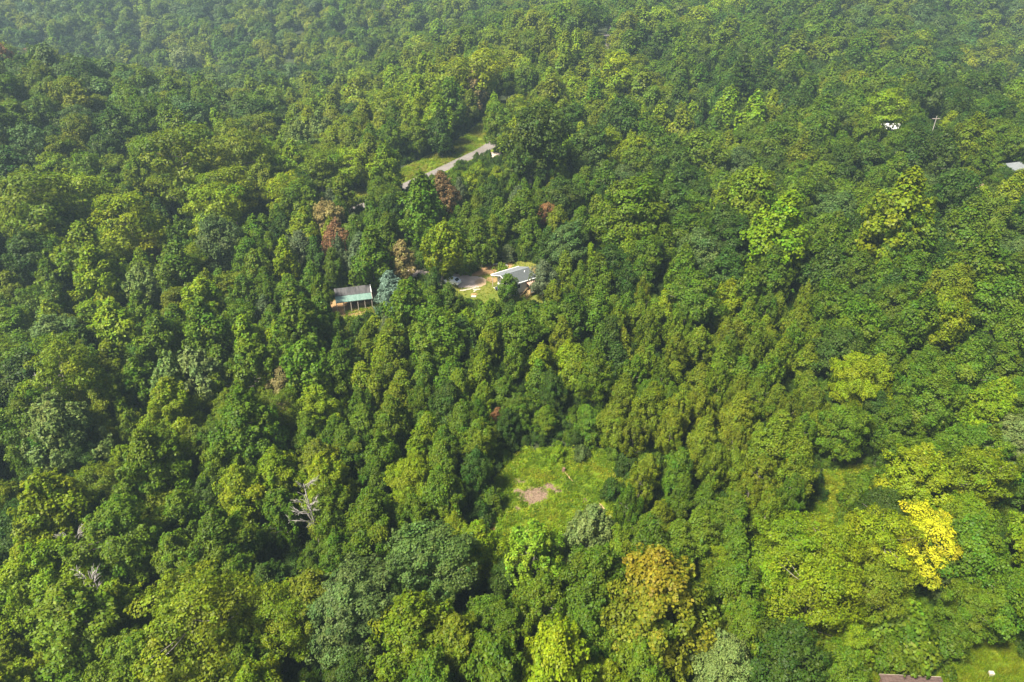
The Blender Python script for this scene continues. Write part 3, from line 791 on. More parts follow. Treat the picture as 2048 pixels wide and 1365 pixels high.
def make_tree(shape, seed, leaf, cover, lod):
    rg = np.random.default_rng(seed)
    W, Hc, clear, rc = SPEC[shape]
    rc *= (1.0, 1.08, 1.55)[lod]
    Rw = W / 2
    ph = rg.uniform(0, 6.28, 8); am = rg.uniform(.05, .13, 4)
    def bump(a, z):
        return 1 + am[0] * np.sin(2 * a + ph[0] + z * 3) + am[1] * np.sin(3 * a + ph[1] - z * 5) + am[2] * np.sin(a + ph[2] + z * 7) + am[3] * np.sin(5 * a + ph[3] + z * 9)
    C, Rr = [], []
    if shape == 'pine':
        z = .06
        while z < .99:
            r = Rw * profile(shape, np.array(z)) * rg.uniform(.75, 1.1)
            nb = max(3, int(7 * r / Rw) + 2)
            for k in range(nb):
                a = 6.28 * k / nb + rg.uniform(-.3, .3) + z * 9
                for f in ((.95, .6, .3) if r > 1.3 else (.7,)):
                    C.append((r * f * math.cos(a), r * f * math.sin(a), clear + Hc * z + f * r * .12)); Rr.append((.95, .95, .30))
            z += .075
        C = np.array(C); Rr = np.array(Rr)
    else:
        area = 2 * math.pi * Rw * Hc * .72 if shape != 'shrub' else 2 * math.pi * Rw * Rw
        dens = {'oak': 1.15, 'maple': 1.15, 'poplar': 1.25, 'locust': .80, 'silver': 1.0, 'spruce': 1.3, 'shrub': 1.3}[shape]
        n1 = int(area / (math.pi * rc * rc) * dens)
        for layer, (n, f0, f1) in enumerate(((n1, .70, 1.06), (int(n1 * .45), .38, .70))):
            i = np.arange(n) + .5
            z = (i / n) ** (.92 if shape in ('poplar', 'spruce') else 1.0)
            z = np.clip(z + rg.uniform(-.04, .04, n), .015, .985) * (1 if layer == 0 else .9)
            a = i * 2.39996 + rg.uniform(-.5, .5, n)
            r = Rw * profile(shape, z) * bump(a, z) * rg.uniform(f0, f1, n)
            r = np.maximum(r - rc * .55, 0.02)
            zz = clear + rc * .5 + (Hc - rc * .9) * z
            C.append(np.stack([r * np.cos(a), r * np.sin(a), zz], 1))
            s = rc * rg.uniform(.5, 1.3, n)
            if shape == 'poplar': rr = np.stack([s * .95, s * .95, s * 1.08], 1)
            elif shape == 'silver': rr = np.stack([s * .82, s * .82, s * 1.3], 1)
            elif shape == 'locust': rr = np.stack([s * 1.25, s * 1.25, s * .62], 1)
            elif shape == 'spruce': rr = np.stack([s * 1.1, s * 1.1, s * .6], 1)
            elif shape == 'oak': rr = np.stack([s * 1.08, s * 1.08, s * .88], 1)
            else: rr = np.stack([s, s, s], 1)
            Rr.append(rr)
        C = np.concatenate(C); Rr = np.concatenate(Rr) * rg.uniform(.68, 1.38, (len(C), 3))
        ns = int(n1 * (1.5, .9, .35)[lod])           # small sprigs that break the outline
        k = rg.integers(0, n1, ns)
        dv = unit(rg.normal(size=(ns, 3)) * .6 + unit((C[k] - np.array((0, 0, clear + Hc * .4)))) + UP * .35)
        S = C[k] + dv * Rr[k] * rg.uniform(.95, 1.35, (ns, 1))
        C = np.concatenate([C, S]); Rr = np.concatenate([Rr, rc * rg.uniform(.2, .42, (ns, 1)) * np.array((1, 1, 1.25))])
    nC = len(C)
    axis_c = np.array((0, 0, clear + Hc * .38))
    outw = unit((C - axis_c) * np.array((1, 1, .75)))
    # how many leaves each clump takes
    surf = 4 * math.pi * (Rr.prod(1)) ** (2 / 3)
    cnt = np.maximum(4, (surf * cover / (leaf * leaf * .72)).astype(int))
    idx = np.repeat(np.arange(nC), cnt)
    n = len(idx)
    d = unit(rg.normal(size=(n, 3)) + outw[idx] * .55 + UP * .35)
    rad = rg.uniform(.45, 1.0, (n, 1)) ** .5
    rough = 1 + .18 * np.sin(d[:, :1] * 7 + idx[:, None]) * np.sin(d[:, 1:2] * 8 + 2 * idx[:, None])
    P = C[idx] + d * Rr[idx] * rad * rough
    P[:, 2] = np.maximum(P[:, 2], .05)
    jit = rg.normal(size=(n, 3))
    if shape == 'silver': Nn = unit(d * .75 + outw[idx] * .45 + UP * .15 + jit * .55)
    elif shape == 'pine': Nn = unit(d * .35 + UP * .75 + jit * .45)
    else: Nn = unit(d * .65 + outw[idx] * .35 + UP * .42 + jit * (.48, .44, .34)[lod])
    slim = {'pine': .2, 'spruce': .22, 'locust': .3, 'silver': .28}.get(shape, .37)
    V = leaf_quads(P, Nn, leaf * (1.25 if slim < .3 else 1.0), rg, slim, .22)
    cv = rg.normal(1, .10, nC)
    lv = np.clip(cv[idx] * rg.normal(1, .19, n), .5, 1.7)
    lh = .5 + np.clip(rg.normal(0, .010, nC)[idx] + rg.normal(0, .009, n), -.035, .035)
    hi = np.clip((P[:, 2] - clear) / Hc + .18 * (outw[idx][:, 2]) + rg.normal(0, .14, n) + (cv[idx] - 1) * 1.2, 0, 1)
    crown = quads_mesh(f'{shape}_crown', V, M['leaf'], {'leaf_value': lv, 'leaf_hue': lh, 'leaf_high': hi})
    # trunk and limbs
    mb = MB()
    seg = 7 if lod == 0 else 5
    if shape == 'shrub':
        for k in range(5):
            c = C[int(rg.integers(nC))]
            mb.tube([(c[0] * .1, c[1] * .1, -.3), (c[0] * .4, c[1] * .4, c[2] * .6), tuple(c)], [.05, .04, .015], 5)
    else:
        top = clear + Hc * (.92 if shape in ('poplar', 'pine', 'spruce') else .70)
        r0 = {'oak': .34, 'maple': .26, 'poplar': .15, 'locust': .24, 'silver': .27, 'pine': .25, 'spruce': .2}[shape]
        kx, ky = rg.uniform(-.35, .35, 2)
        axisf = lambda z: np.array((kx * math.sin(z / top * 2.6), ky * math.sin(z / top * 3.1), z))
        zs = [-.9, 0, .5, top * .25, top * .5, top * .75, top]
        mb.tube([axisf(z) for z in zs], [r0 * 1.5, r0 * 1.3, r0, r0 * .86, r0 * .66, r0 * .42, r0 * .12], seg)
        for c in C[rg.permutation(nC)[:(26 if lod == 0 else 10)]]:
            b = axisf(max(clear * .6, min(c[2] - .28 * math.hypot(c[0], c[1]) - .5, top * .95)))
            mid = (b + c) / 2 + np.array((0, 0, -.25 if shape != 'silver' else -.6))
            mb.tube([b, mid, c], [r0 * .34, r0 * .22, r0 * .07], 4, cap=False)
    trunk = mb.mesh(f'{shape}_trunk', M['bark'], smooth=True)
    return crown, trunk

LOD = ((.27, 1.0), (.42, .95), (.64, 1.1))       # leaf size, cover
NVAR = {'oak': (4, 4, 4), 'maple': (4, 4, 3), 'poplar': (4, 4, 2), 'locust': (3, 3, 1), 'silver': (3, 3, 1), 'pine': (2, 2, 2), 'spruce': (1, 1, 0), 'shrub': (3, 3, 0)}
PROTO = {}
for sh, nv in NVAR.items():
    for l, (lf, cov) in enumerate(LOD):
        for k in range(nv[l]):
            fct = {'poplar': .82, 'shrub': .75, 'spruce': .8, 'pine': .9}.get(sh, 1.0)
            PROTO[(sh, l, k)] = make_tree(sh, 100 + 37 * k + 911 * (list(NVAR).index(sh)), lf * fct, cov * (.62 if sh == 'pine' else 1), l)

# ------------------------------------------------------------------ which tree stands where
COLOR = {'d': (.035, .067, .007), 'g': (.061, .106, .005), 'l': (.114, .166, .004), 'y': (.088, .123, .005), 'v': (.100, .145, .034), 'u': (.058, .098, .022),
         'r': (.150, .088, .034), 't': (.165, .150, .048), 'O': (.098, .135, .008), 'Y': (.17, .20, .008), 'L': (.14, .22, .010), 'B': (.10, .165, .115), 'b': (.070, .095, .040)}
RATIO = {'oak': 1.45, 'maple': 1.65, 'poplar': 1.78, 'locust': 1.5, 'silver': 1.6, 'pine': 2.2, 'spruce': 1.15, 'shrub': .8}
CODE = {'o': 'oak', 'm': 'maple', 'p': 'poplar', 'w': 'locust', 's': 'silver', 'k': 'pine', 'c': 'spruce', 'b': 'shrub'}
LIST = '''
115 1172 175 m y;215 1186 115 m l;62 1106 150 o l;270 1288 150 o g;395 1168 190 w y;458 1112 78 w l;352 1070 100 m g;432 1035 120 m g;222 1022 150 o g;470 1296 100 m g
508 1218 100 w y;14 1290 90 m l;30 1016 120 o d;545 1182 130 w l;602 1156 125 m y;706 1150 160 o u;856 1072 150 o u;950 1058 85 p l;835 1188 150 m y;905 1240 130 m y
972 1292 150 s g;762 1124 50 p g;675 1068 75 m g;735 998 105 m g;650 976 88 m y;826 1008 80 s g;915 1030 50 p l;560 988 85 s g;985 1206 95 o g;700 1312 90 o d
1066 1062 118 s L;1166 1024 105 s v;1196 1108 130 m g;1240 1064 85 m y;1305 1045 95 p g;1345 1116 195 m O;1105 1264 165 m l;1226 1328 85 m l;1462 1294 115 o v;1432 1090 62 w l
1502 1124 115 m g;1475 1058 70 p g;1402 1030 80 p g;1352 1058 75 p g;1300 1290 120 m g;1175 1230 110 m g;1030 1120 80 o d
1592 1042 115 w l;1662 1062 112 w l;1702 1048 75 m l;1790 1048 125 w l;1872 1036 118 w Y;1642 1128 140 w l;1548 1128 85 p l;1592 1250 140 m d;1722 1254 66 m l;1690 1240 100 b y
1825 1222 130 b g;1975 1040 130 m g;1952 1182 90 o g;2032 1150 110 m g;1922 1128 75 o u;1510 1210 100 m g;1770 1140 110 w y
100 688 145 w y;38 716 110 o d;190 736 92 m y;38 804 135 o g;115 804 130 s v;196 824 75 m y;246 826 66 m y;270 728 78 s g;320 728 90 s v;382 704 92 s v
326 760 98 m l;420 754 64 m l;290 858 135 m g;252 894 66 m l;390 856 50 p y;480 785 125 m g;492 690 92 s g;350 680 42 p l;470 930 95 m l;70 964 150 m l
290 970 84 m y;350 984 95 m g;238 972 95 m g;270 688 64 o g;212 688 84 m y;440 890 90 m g;420 960 80 o d;160 880 80 o d;130 1010 110 o d
556 742 58 m t;560 780 84 w y;630 772 74 m l;546 908 86 m l;652 912 94 m l;600 688 94 s g;992 820 26 p r;762 874 74 p g;744 916 62 p g;880 890 66 p g;752 984 90 m g;884 948 80 p g
1702 818 88 o g;1800 802 82 m g;1880 748 95 m g;1772 720 62 p l;1960 688 95 m g;2002 760 105 m l;1562 838 95 p y;1850 894 112 m l;1972 904 112 w l;1808 948 62 m y;2042 838 95 o v;1600 900 80 p y;1480 790 70 p y
236 392 105 w l;150 455 95 m y;90 478 75 w l;316 430 58 m l;372 342 75 w l;450 338 80 w l;432 374 95 w l;180 502 88 m l;390 564 72 s l;222 600 84 m l;96 574 62 m g;100 634 84 o v;432 438 84 o u
286 534 66 s v;412 548 58 m y;285 466 42 o r;314 500 28 o r;425 532 28 o r;352 490 84 m g;492 438 52 m g;50 350 125 w y;142 348 100 w l;30 400 95 w l;92 408 85 w g;482 564 62 s g;402 612 92 m g;20 542 62 m y;20 620 80 o g;40 470 90 o d;300 640 80 m g;480 640 70 m l
560 344 74 w l;690 298 56 w l;604 362 74 o g;600 424 52 m l;655 404 56 o t;745 396 44 p g;836 358 80 p g;886 352 58 m r;664 448 54 m r;600 462 50 m b;735 464 68 p g;702 434 52 m g;796 484 52 m t;876 448 76 s l
930 412 42 p g;962 440 52 p g;1000 402 44 p g;786 544 76 c B;816 564 72 m g;620 532 42 p g;576 552 52 m g;897 569 46 m g;915 602 50 b g;866 598 62 m g;985 601 62 m g;600 598 100 s g;556 640 62 m l;730 648 52 m y;790 640 52 m y;870 628 92 o g;1040 620 70 m g;640 600 60 m g;1095 614 60 o g
1266 364 112 o g;1138 450 66 o u;1216 330 56 m g;1260 478 46 p l;1276 428 46 p l;1166 368 36 p g;1200 398 50 p y;1342 378 84 o d;1382 430 74 o g;1512 344 112 o y;1462 440 80 o d;1095 408 36 o r;1176 494 32 p l;1200 518 58 p g;1336 578 42 p l;1452 562 58 p l;1402 552 84 o g;1500 540 62 p g;1372 500 62 p g;1330 458 52 p g;1088 522 46 m b;1050 380 60 m g;1120 360 60 o d;1060 440 40 p g
1812 354 125 m l;1768 380 70 m g;1560 394 112 m l;1648 430 74 o g;1725 508 58 m g;1782 520 54 m g;1902 528 90 o y;1692 570 82 o g;1640 474 64 m g;1672 430 62 p g;1732 454 62 m g;1962 474 104 m g;1950 410 84 m g;1640 364 64 o d;1920 344 94 o d;2000 398 70 o g;1966 376 52 m l;2032 348 62 m l;1560 500 70 m g;1600 470 70 o d;1820 430 100 o g;1840 590 80 m g;2010 560 90 o g
1236 110 66 w l;1290 144 58 m y;1505 196 56 p l;1540 190 44 m l;1450 180 52 p l;1390 208 36 p l;1326 214 46 m l;1490 94 62 k d;1532 98 44 k d;1250 204 88 o d;1060 212 112 o d;1786 180 74 w l;1905 224 36 m l;1760 234 26 p L;1130 215 70 o d;1180 260 80 o d;1000 215 60 o g;1300 250 80 o g;1420 270 90 o g;1350 300 80 o d;1560 250 80 o g;1640 230 70 o g;1700 300 80 o d;1480 300 70 o u
700 205 40 o d;840 190 52 m l;870 150 52 w l;945 150 44 m t;900 120 66 w l;960 100 70 w l;780 210 48 m g;815 215 40 p l;760 225 44 m y;640 230 50 s v;520 230 60 w y;600 250 56 s v;700 250 46 m y;880 225 46 p d;985 190 28 p l;720 300 40 p l;740 275 46 m y
8 92 34 o r;52 99 28 o r;365 92 46 o v;420 114 26 p l;430 228 48 s l;350 262 120 w y;470 262 90 w y;520 285 70 w l
1728 955 56 b g;1712 984 56 b g;1752 945 50 b g;1626 940 40 b u;1115 898 30 b l;1165 895 30 b u;1225 965 44 b d;985 985 50 b g;960 1010 50 b d;1890 1262 78 b g;1790 1290 84 b g;1860 1290 60 b d;1985 1200 70 b g;1014 548 38 m g;1003 530 30 b y;905 520 30 b y;925 528 26 b l;945 525 24 b g;890 535 30 b g
1106 606 44 b g;1060 612 44 b g;1018 611 36 b d;968 614 44 b g;770 612 46 b d;918 322 30 c g;700 640 40 b g;745 636 40 b l;665 630 36 b g;1142 592 60 m g
'''
def place_tree(u, v, wpx, sp, hcap=26.0):
    t = 120.0; h = 12.0
    for _ in range(4):
        W = wpx * 1.12 * t / F
        h = min(max(W * RATIO[sp], 1.2), hcap)
        r_ = hit(u, v, h * .985)
        if r_ is None: return None
        t = r_[1]
    p = r_[0]
    return p[0], p[1], wpx * 1.12 * t / F, h
TREES = []      # dict x y W h sp col t listed
for item in LIST.replace('\n', ';').split(';'):
    f = item.split()
    if len(f) != 5: continue
    u, v, w = map(float, f[:3]); sp = CODE[f[3]]
    pl = place_tree(u, v, w, sp)
    if pl is None: continue
    x, y, W, h = pl
    TREES.append(dict(x=x, y=y, W=W, h=h, sp=sp, col=f[4], listed=True))

# picture areas that stay open, with sample points for the sight-line test
OPEN = [([(1035, 912), (1130, 905), (1225, 915), (1235, 1000), (1205, 1040), (1130, 1040), (1080, 1062), (985, 1052), (960, 1035), (1000, 985), (1010, 940)], 104),
        ([(905, 552), (985, 535), (1060, 530), (1090, 545), (1088, 596), (985, 592), (958, 612), (930, 590), (900, 580)], 146),
        ([(672, 584), (738, 574), (748, 612), (760, 630), (690, 632), (676, 618)], 144), ([(800, 540), (855, 546), (850, 558), (800, 546)], 150),
        ([(700, 428), (735, 408), (738, 420), (712, 432)], 180), ([(740, 402), (985, 272), (985, 300), (930, 325), (870, 350), (800, 372)], 195),
        ([(1212, 70), (1220, 70), (1220, 95), (1212, 95)], 320), ([(985, 308), (1012, 310), (1012, 318), (985, 318)], 205),
        ([(1640, 955), (1675, 960), (1690, 1010), (1720, 1030), (1650, 1055), (1590, 1045), (1650, 1010)], 100),
        ([(1750, 1345), (1900, 1290), (1950, 1240), (1990, 1250), (2048, 1320), (2048, 1362), (1750, 1362)], 84),
        ([(2014, 320), (2025, 320), (2025, 331), (2014, 331)], 150), ([(2036, 330), (2048, 330), (2048, 344), (2036, 344)], 150), ([(1776, 249), (1794, 249), (1794, 254), (1776, 254)], 160), ([(1869, 236), (1877, 236), (1877, 250), (1869, 250)], 200),
        ([(1958, 368), (1970, 368), (1970, 376), (1958, 376)], 140)]
OPTS = []
for poly, td in OPEN:
    poly = np.array(poly, float)
    st_ = 9 if np.ptp(poly[:, 0]) > 60 else 4
    X, Y = np.meshgrid(np.arange(poly[:, 0].min(), poly[:, 0].max() + 1, st_), np.arange(poly[:, 1].min(), poly[:, 1].max() + 1, st_))
    ok = inside(X, Y, poly)
    for a, b in zip(X[ok], Y[ok]):
        r_ = hit(a, b)
        OPTS.append((a, b, r_[1] - 1.5 if r_ else td))
OPTS = np.array(OPTS)

def ellipse(x, y, z, W, h, sp):
    Wp, Hc, cl, rc = SPEC[sp]
    fr = Hc / (Hc + cl)
    u, v, t = proj(x, y, z + h * (1 - fr / 2))
    d = math.hypot(y, CAM_H - z) + 1e-6
    cd, sd_ = y / d, (CAM_H - z) / d
    return u, v, W / 2 * F / t, (h * fr / 2 * cd + W / 2 * sd_ * .8) * F / t, t
LE = []
for T in TREES:
    T['z'] = h1(T['x'], T['y'])
    e = ellipse(T['x'], T['y'], T['z'], T['W'], T['h'], T['sp'])
    T['t'] = e[4]; T['e'] = e
    LE.append((e[0], e[1] - .35 * e[3], e[4]))
for (u, v, hp) in ((75, 742, 60), (122, 1046, 80), (190, 1138, 50), (612, 946, 60)):
    r_ = hit(u, v, 15)
    for f_ in (.2, .5): LE.append((u, v + hp * f_, r_[1]))
LE = np.array(LE)

def zone(u, v, t, x, y):
    """spacing kinds: (kinds with weights, colours with weights, width range)"""
    if t > 300: return [('oak', .75), ('maple', .25)], ('dugyy' if u < 640 or u > 1650 else 'dggyl'), (11, 15)
    if 640 < u < 1245 and 640 < v < 930: return [('poplar', .7), ('maple', .3)], 'ggggdyl', (4.2, 6.2)
    if 1200 < u < 1640 and 560 < v < 1050: return [('poplar', .45), ('silver', .55)], 'yygyg', (3.8, 5.4)
    if 880 < u < 1180 and 330 < v < 540: return [('poplar', .5), ('spruce', .2), ('maple', .3)], 'ggdyb', (3.5, 6)
    if 520 < u < 900 and 390 < v < 680: return [('poplar', .35), ('maple', .5), ('silver', .15)], 'gggdlb', (4, 6.5)
    if u < 560 and v < 330: return [('oak', .9), ('maple', .1)], 'dugyg', (9, 12.5)
    if v < 340 and u < 1280: return [('maple', .45), ('locust', .2), ('oak', .35)], 'gyyll', (7.5, 10.5)
    if v < 340: return [('oak', .6), ('maple', .4)], 'ddggy', (7.5, 11)
    if u > 900 and v < 560: return [('oak', .7), ('maple', .3)], 'gdgud', (7, 10.5)
    if u > 1500: return [('oak', .4), ('maple', .6)], 'gggdl', (6.5, 9.5)
    if u < 640 and v < 1000: return [('maple', .5), ('locust', .15), ('silver', .15), ('oak', .2)], 'glygd', (6, 9.5)
    return [('maple', .6), ('oak', .3), ('silver', .1)], 'ggyld', (6.5, 10)

cell = 12.0
GRID = {}
def put(T): GRID.setdefault((int(T['x'] // cell), int(T['y'] // cell)), []).append(T)
for T in TREES: put(T)
def clash(x, y, W, k):
    i, j = int(x // cell), int(y // cell)
    for a in (i - 1, i, i + 1):
        for b in (j - 1, j, j + 1):
            for T in GRID.get((a, b), ()):
                if (T['x'] - x) ** 2 + (T['y'] - y) ** 2 < (k * (T['W'] + W)) ** 2: return True
    return False

def pick_col(cols, x, y, t):
    if t < 200: return random.choice(cols)
    f = .5 + .34 * float(wobble(np.array(x), np.array(y), 22.0)) + random.gauss(0, .24)     # stands of one kind
    return cols[int(min(max(f, 0), .999) * len(cols))]
def candidates(x0, x1, y0, y1, st):
    X, Y = np.meshgrid(np.arange(x0, x1, st), np.arange(y0, y1, st))
    X = X.reshape(-1) + rng.uniform(-st / 2, st / 2, X.size); Y = Y.reshape(-1) + rng.uniform(-st / 2, st / 2, Y.size)
    u, v, t = proj(X, Y, 0 * X + 12)
    k = (t > 20) & (u > -330) & (u < 2400) & (v < 1650)
    X, Y = X[k], Y[k]
    Z = H(X, Y)
    bad = np.zeros(len(X), bool)
    for p in SHEETS: bad |= inside(X, Y, p)
    rd, side = road_dist(X, Y)
    bad |= (rd < 3.6) | ((rd < 12.5) & (side > 0) & (Y < 262))
    bad |= ((X - hx) ** 2 + (Y - hy) ** 2 < 6.5 ** 2) | ((X - sx) ** 2 + (Y - sy) ** 2 < 5.5 ** 2)
    for (fx, fy) in FH: bad |= (X - fx) ** 2 + (Y - fy) ** 2 < 5 ** 2
    k = ~bad
    P = rng.permutation(int(k.sum()))
    return np.stack([X[k], Y[k], Z[k]], 1)[P]

def grow(cands, far=False):
    for x, y, z in cands:
        u, v, t = proj(x, y, z + 9)
        if t < 30: continue
        kinds, cols, wr = zone(u, v, t, x, y)
        W = random.uniform(*wr)
        if clash(x, y, W, .36 if t < 300 else .44): continue
        r_ = random.random(); acc = 0
        for sp, w in kinds:
            acc += w
            if r_ <= acc: break
        h = min(W * RATIO[sp] * random.uniform(.76, 1.2), 17.5)
        if sp in ('oak', 'maple', 'locust', 'silver'): h = max(h, 9.5)
        ok = False
        for tries in range(3):
            e = ellipse(x, y, z, W, h, sp)
            if e[1] - e[3] > 1500: break
            q = (OPTS[:, 2] > e[4] - 1) & (((OPTS[:, 0] - e[0]) / e[2]) ** 2 + ((OPTS[:, 1] - e[1]) / e[3]) ** 2 < 1.0)
            hidden = int(q.sum())
            if hidden == 0 and len(LE):
                q = (LE[:, 2] > e[4] + 1.5) & (((LE[:, 0] - e[0]) / e[2]) ** 2 + ((LE[:, 1] - e[1]) / e[3]) ** 2 < .9)
                hidden = int(q.sum())
            if hidden == 0: ok = True; break
            W *= .72; h *= .72
            if W < 2.6: break
        if not ok: continue
        if W < 3.4 and sp in ('oak', 'maple', 'locust', 'silver'): sp = 'shrub' if W < 3 else 'maple'
        T = dict(x=x, y=y, z=z, W=W, h=h if sp != 'shrub' else W * .8, sp=sp, col=pick_col(cols, x, y, t), listed=False, t=e[4], e=e)
        TREES.append(T); put(T)
grow(candidates(-300, 330, 26, 320, 2.3))
grow(candidates(-560, 560, 320, 700, 4.2))
grow(candidates(-760, 760, 700, 1000, 8.0))

# ------------------------------------------------------------------ stand the trees up
NAME = {'oak': 'oak_tree', 'maple': 'maple_tree', 'poplar': 'poplar_tree', 'locust': 'locust_tree', 'silver': 'silver_maple_tree', 'pine': 'pine_tree', 'spruce': 'spruce_tree', 'shrub': 'shrub'}
COLW = {'d': 'dark green', 'g': 'mid green', 'l': 'lime green', 'y': 'olive green', 'v': 'pale silvery green', 'u': 'dull grey-green', 'r': 'rusty brown', 't': 'straw-coloured',
        'O': 'olive green', 'Y': 'yellow', 'L': 'bright lime green', 'B': 'pale blue-green', 'b': 'brownish green'}
SHW = {'oak': 'round-crowned tree', 'maple': 'oval-crowned tree', 'poplar': 'slim tree', 'locust': 'lumpy feathery tree', 'silver': 'plume-crowned tree',
       'pine': 'layered pine', 'spruce': 'conical evergreen', 'shrub': 'low shrub'}
cc = np.mean(clearing_poly, axis=0)
mc = np.array(gp(1900, 1340)[:2])
tk = np.array(gp(1680, 1000)[:2])
def where(T):
    x, y = T['x'], T['y']
    rd, side = road_dist(x, y); rd, side = float(rd[0]), float(side[0])
    dh, ds = math.hypot(x - hx, y - hy), math.hypot(x - sx, y - sy)
    dc, dm, dt = math.hypot(x - cc[0], y - cc[1]), math.hypot(x - mc[0], y - mc[1]), math.hypot(x - tk[0], y - tk[1])
    if ds < 11: return 'beside the open shed'
    if dh < 14: return 'right behind the white house' if y > hy + 3 else ('in front of the white house porch' if y < hy - 3 else 'close beside the white house')
    if rd < 12 and y < 260: return 'on the verge side of the ridge road' if side > 0 else 'on the house side of the ridge road'
    if dc < 19: return 'at the house end of the clearing' if y > cc[1] + 6 else ('at the lower end of the clearing' if y < cc[1] - 6 else ('on the shed side of the clearing' if x < cc[0] else 'on the meadow side of the clearing'))
    if dm < 20: return 'at the edge of the meadow'
    if dt < 15: return 'beside the rough grass strip'
    if y > 300: return 'on the hazy far slopes' if (x < -60 or x > 170) else 'on the far end of the road ridge'
    if y > 205: return 'on the spur across the hollow' if x < -55 else ('on the ridge beyond the road' if x < 45 else 'near the trailer house')
    if y > 145:
        if x < -60: return 'on the slope below the wooded spur'
        return 'between house and ridge road' if x < 28 else ('in the dark hollow past the white house' if x < 80 else 'below the half-hidden far house')
    if y > 95:
        if x < -50: return 'on the slope beyond the shed'
        if x < -10: return 'between shed and clearing'
        if x < 14: return 'between house and clearing'
        return 'in the olive stand by the clearing' if x < 55 else ('uphill of the grass strip' if x < 82 else 'well uphill of the meadow')
    if x < -45: return 'deep below the shed slope'
    if x < -8: return 'in the hollow beside the clearing'
    return 'in the hollow below the clearing' if x < 25 else 'in the woods between clearing and meadow'

def lod_of(t): return 0 if t < 118 else (1 if t < 225 else 2)
def variant(T):
    l = lod_of(T['t'])
    while NVAR[T['sp']][l] == 0: l -= 1
    return (T['sp'], l, random.randrange(NVAR[T['sp']][l]))
def tint_of(T):
    c = np.array(COLOR[T['col']]) * random.uniform(.86, 1.16)
    return (c * np.array((random.uniform(.9, 1.12), 1, random.uniform(.85, 1.15))))
def shown(T):
    e = T['e']
    return -20 < e[0] < 2068 and -20 < e[1] < 1400 and e[1] - e[3] < 1365
REF = {}
SPECIAL = {(1872, 1036): 'bright yellow tree with bare pale limbs beside the meadow woods', (1345, 1116): 'big tree with orange-tinged top leaves below the clearing',
           (1066, 1062): 'bright lime green feathery tree at the lower edge of the clearing', (1166, 1024): 'silvery pale green tree at the lower edge of the clearing',
           (786, 544): 'pale blue-green spruce beside the open shed', (1015, 546): 'small round green tree in front of the white house wall',
           (664, 448): 'tall rusty brown dying tree behind the open shed', (886, 352): 'broad rusty brown tree beside the ridge road', (1095, 408): 'small rusty brown tree uphill of the white house',
           (1130, 450): 'tall dull grey-green tree draped in vines close beside the white house gable', (1512, 344): 'very tall olive tree with yellowing top in the dark hollow',
           (992, 820): 'small scorched brown tree at the corner of the clearing', (706, 1150): 'broad grey-green tree with dense rounded lumps in the hollow'}
def stand(T, label, group):
    key = variant(T)
    crown, trunk = PROTO[key]
    W, Hc, cl, rc = SPEC[T['sp']]
    s = T['W'] / W; sz = T['h'] / (Hc + cl)
    k_ = random.uniform(.88, 1.14)
    e = empty(NAME[T['sp']], (T['x'], T['y'], T['z'] - .05), random.uniform(0, 6.28), (s * k_, s / k_, sz))
    e.rotation_euler[0] = random.gauss(0, .05); e.rotation_euler[1] = random.gauss(0, .05)
    tag(e, label, 'shrub' if T['sp'] == 'shrub' else 'tree', group)
    o = link('crown', crown, e)
    o['tint'] = [float(a) for a in T['tint']]
    if T['col'] in 'OY':
        o.material_slots[0].link = 'OBJECT'; o.material_slots[0].material = M['leaf_autumn' if T['col'] == 'O' else 'leaf_yellow']
    REF.setdefault(key, o)
    b = link('stems' if T['sp'] == 'shrub' else 'trunk', trunk, e)
    REF.setdefault((key, 'trunk'), b)
    return e
for T in TREES: T['tint'] = tint_of(T)
singles, rest = [], []
for sp in NAME:
    vis = sorted([T for T in TREES if T['sp'] == sp and (shown(T))], key=lambda T: -(T['W'] * T['h']) / T['t'] ** 2 - (1 if T['listed'] else 0))
    cap = 290
    singles += vis[:cap]; rest += vis[cap:]
    rest += [T for T in TREES if T['sp'] == sp and not shown(T)]
listed_px = [tuple(map(float, i.split()[:2])) for i in LIST.replace('\n', ';').split(';') if len(i.split()) == 5]
li = 0
special_of = {}
for T, pxy in zip([T for T in TREES if T['listed']], listed_px):
    if (int(pxy[0]), int(pxy[1])) in SPECIAL: special_of[id(T)] = SPECIAL[(int(pxy[0]), int(pxy[1]))]
sxy = np.array([(T['x'], T['y']) for T in singles])
base = {}
for T in singles:
    if id(T) in special_of: continue
    size = 'large ' if T['W'] > 10 else ('small ' if T['W'] < 4 and T['sp'] not in ('poplar', 'shrub') else '')
    T['w'] = where(T)
    T['base'] = f"{size}{COLW[T['col']]} {SHW[T['sp']]} {T['w']}"
    T['group'] = f"{size}{COLW[T['col']]} {SHW[T['sp']]}s {T['w']}"
    base.setdefault(T['base'], []).append(T)
taken = set(base)
SHORT = {'oak': 'round-crowned', 'maple': 'oval-crowned', 'poplar': 'slim', 'locust': 'feathery', 'silver': 'plume-crowned', 'pine': 'pine', 'spruce': 'conical', 'shrub': 'shrubby'}
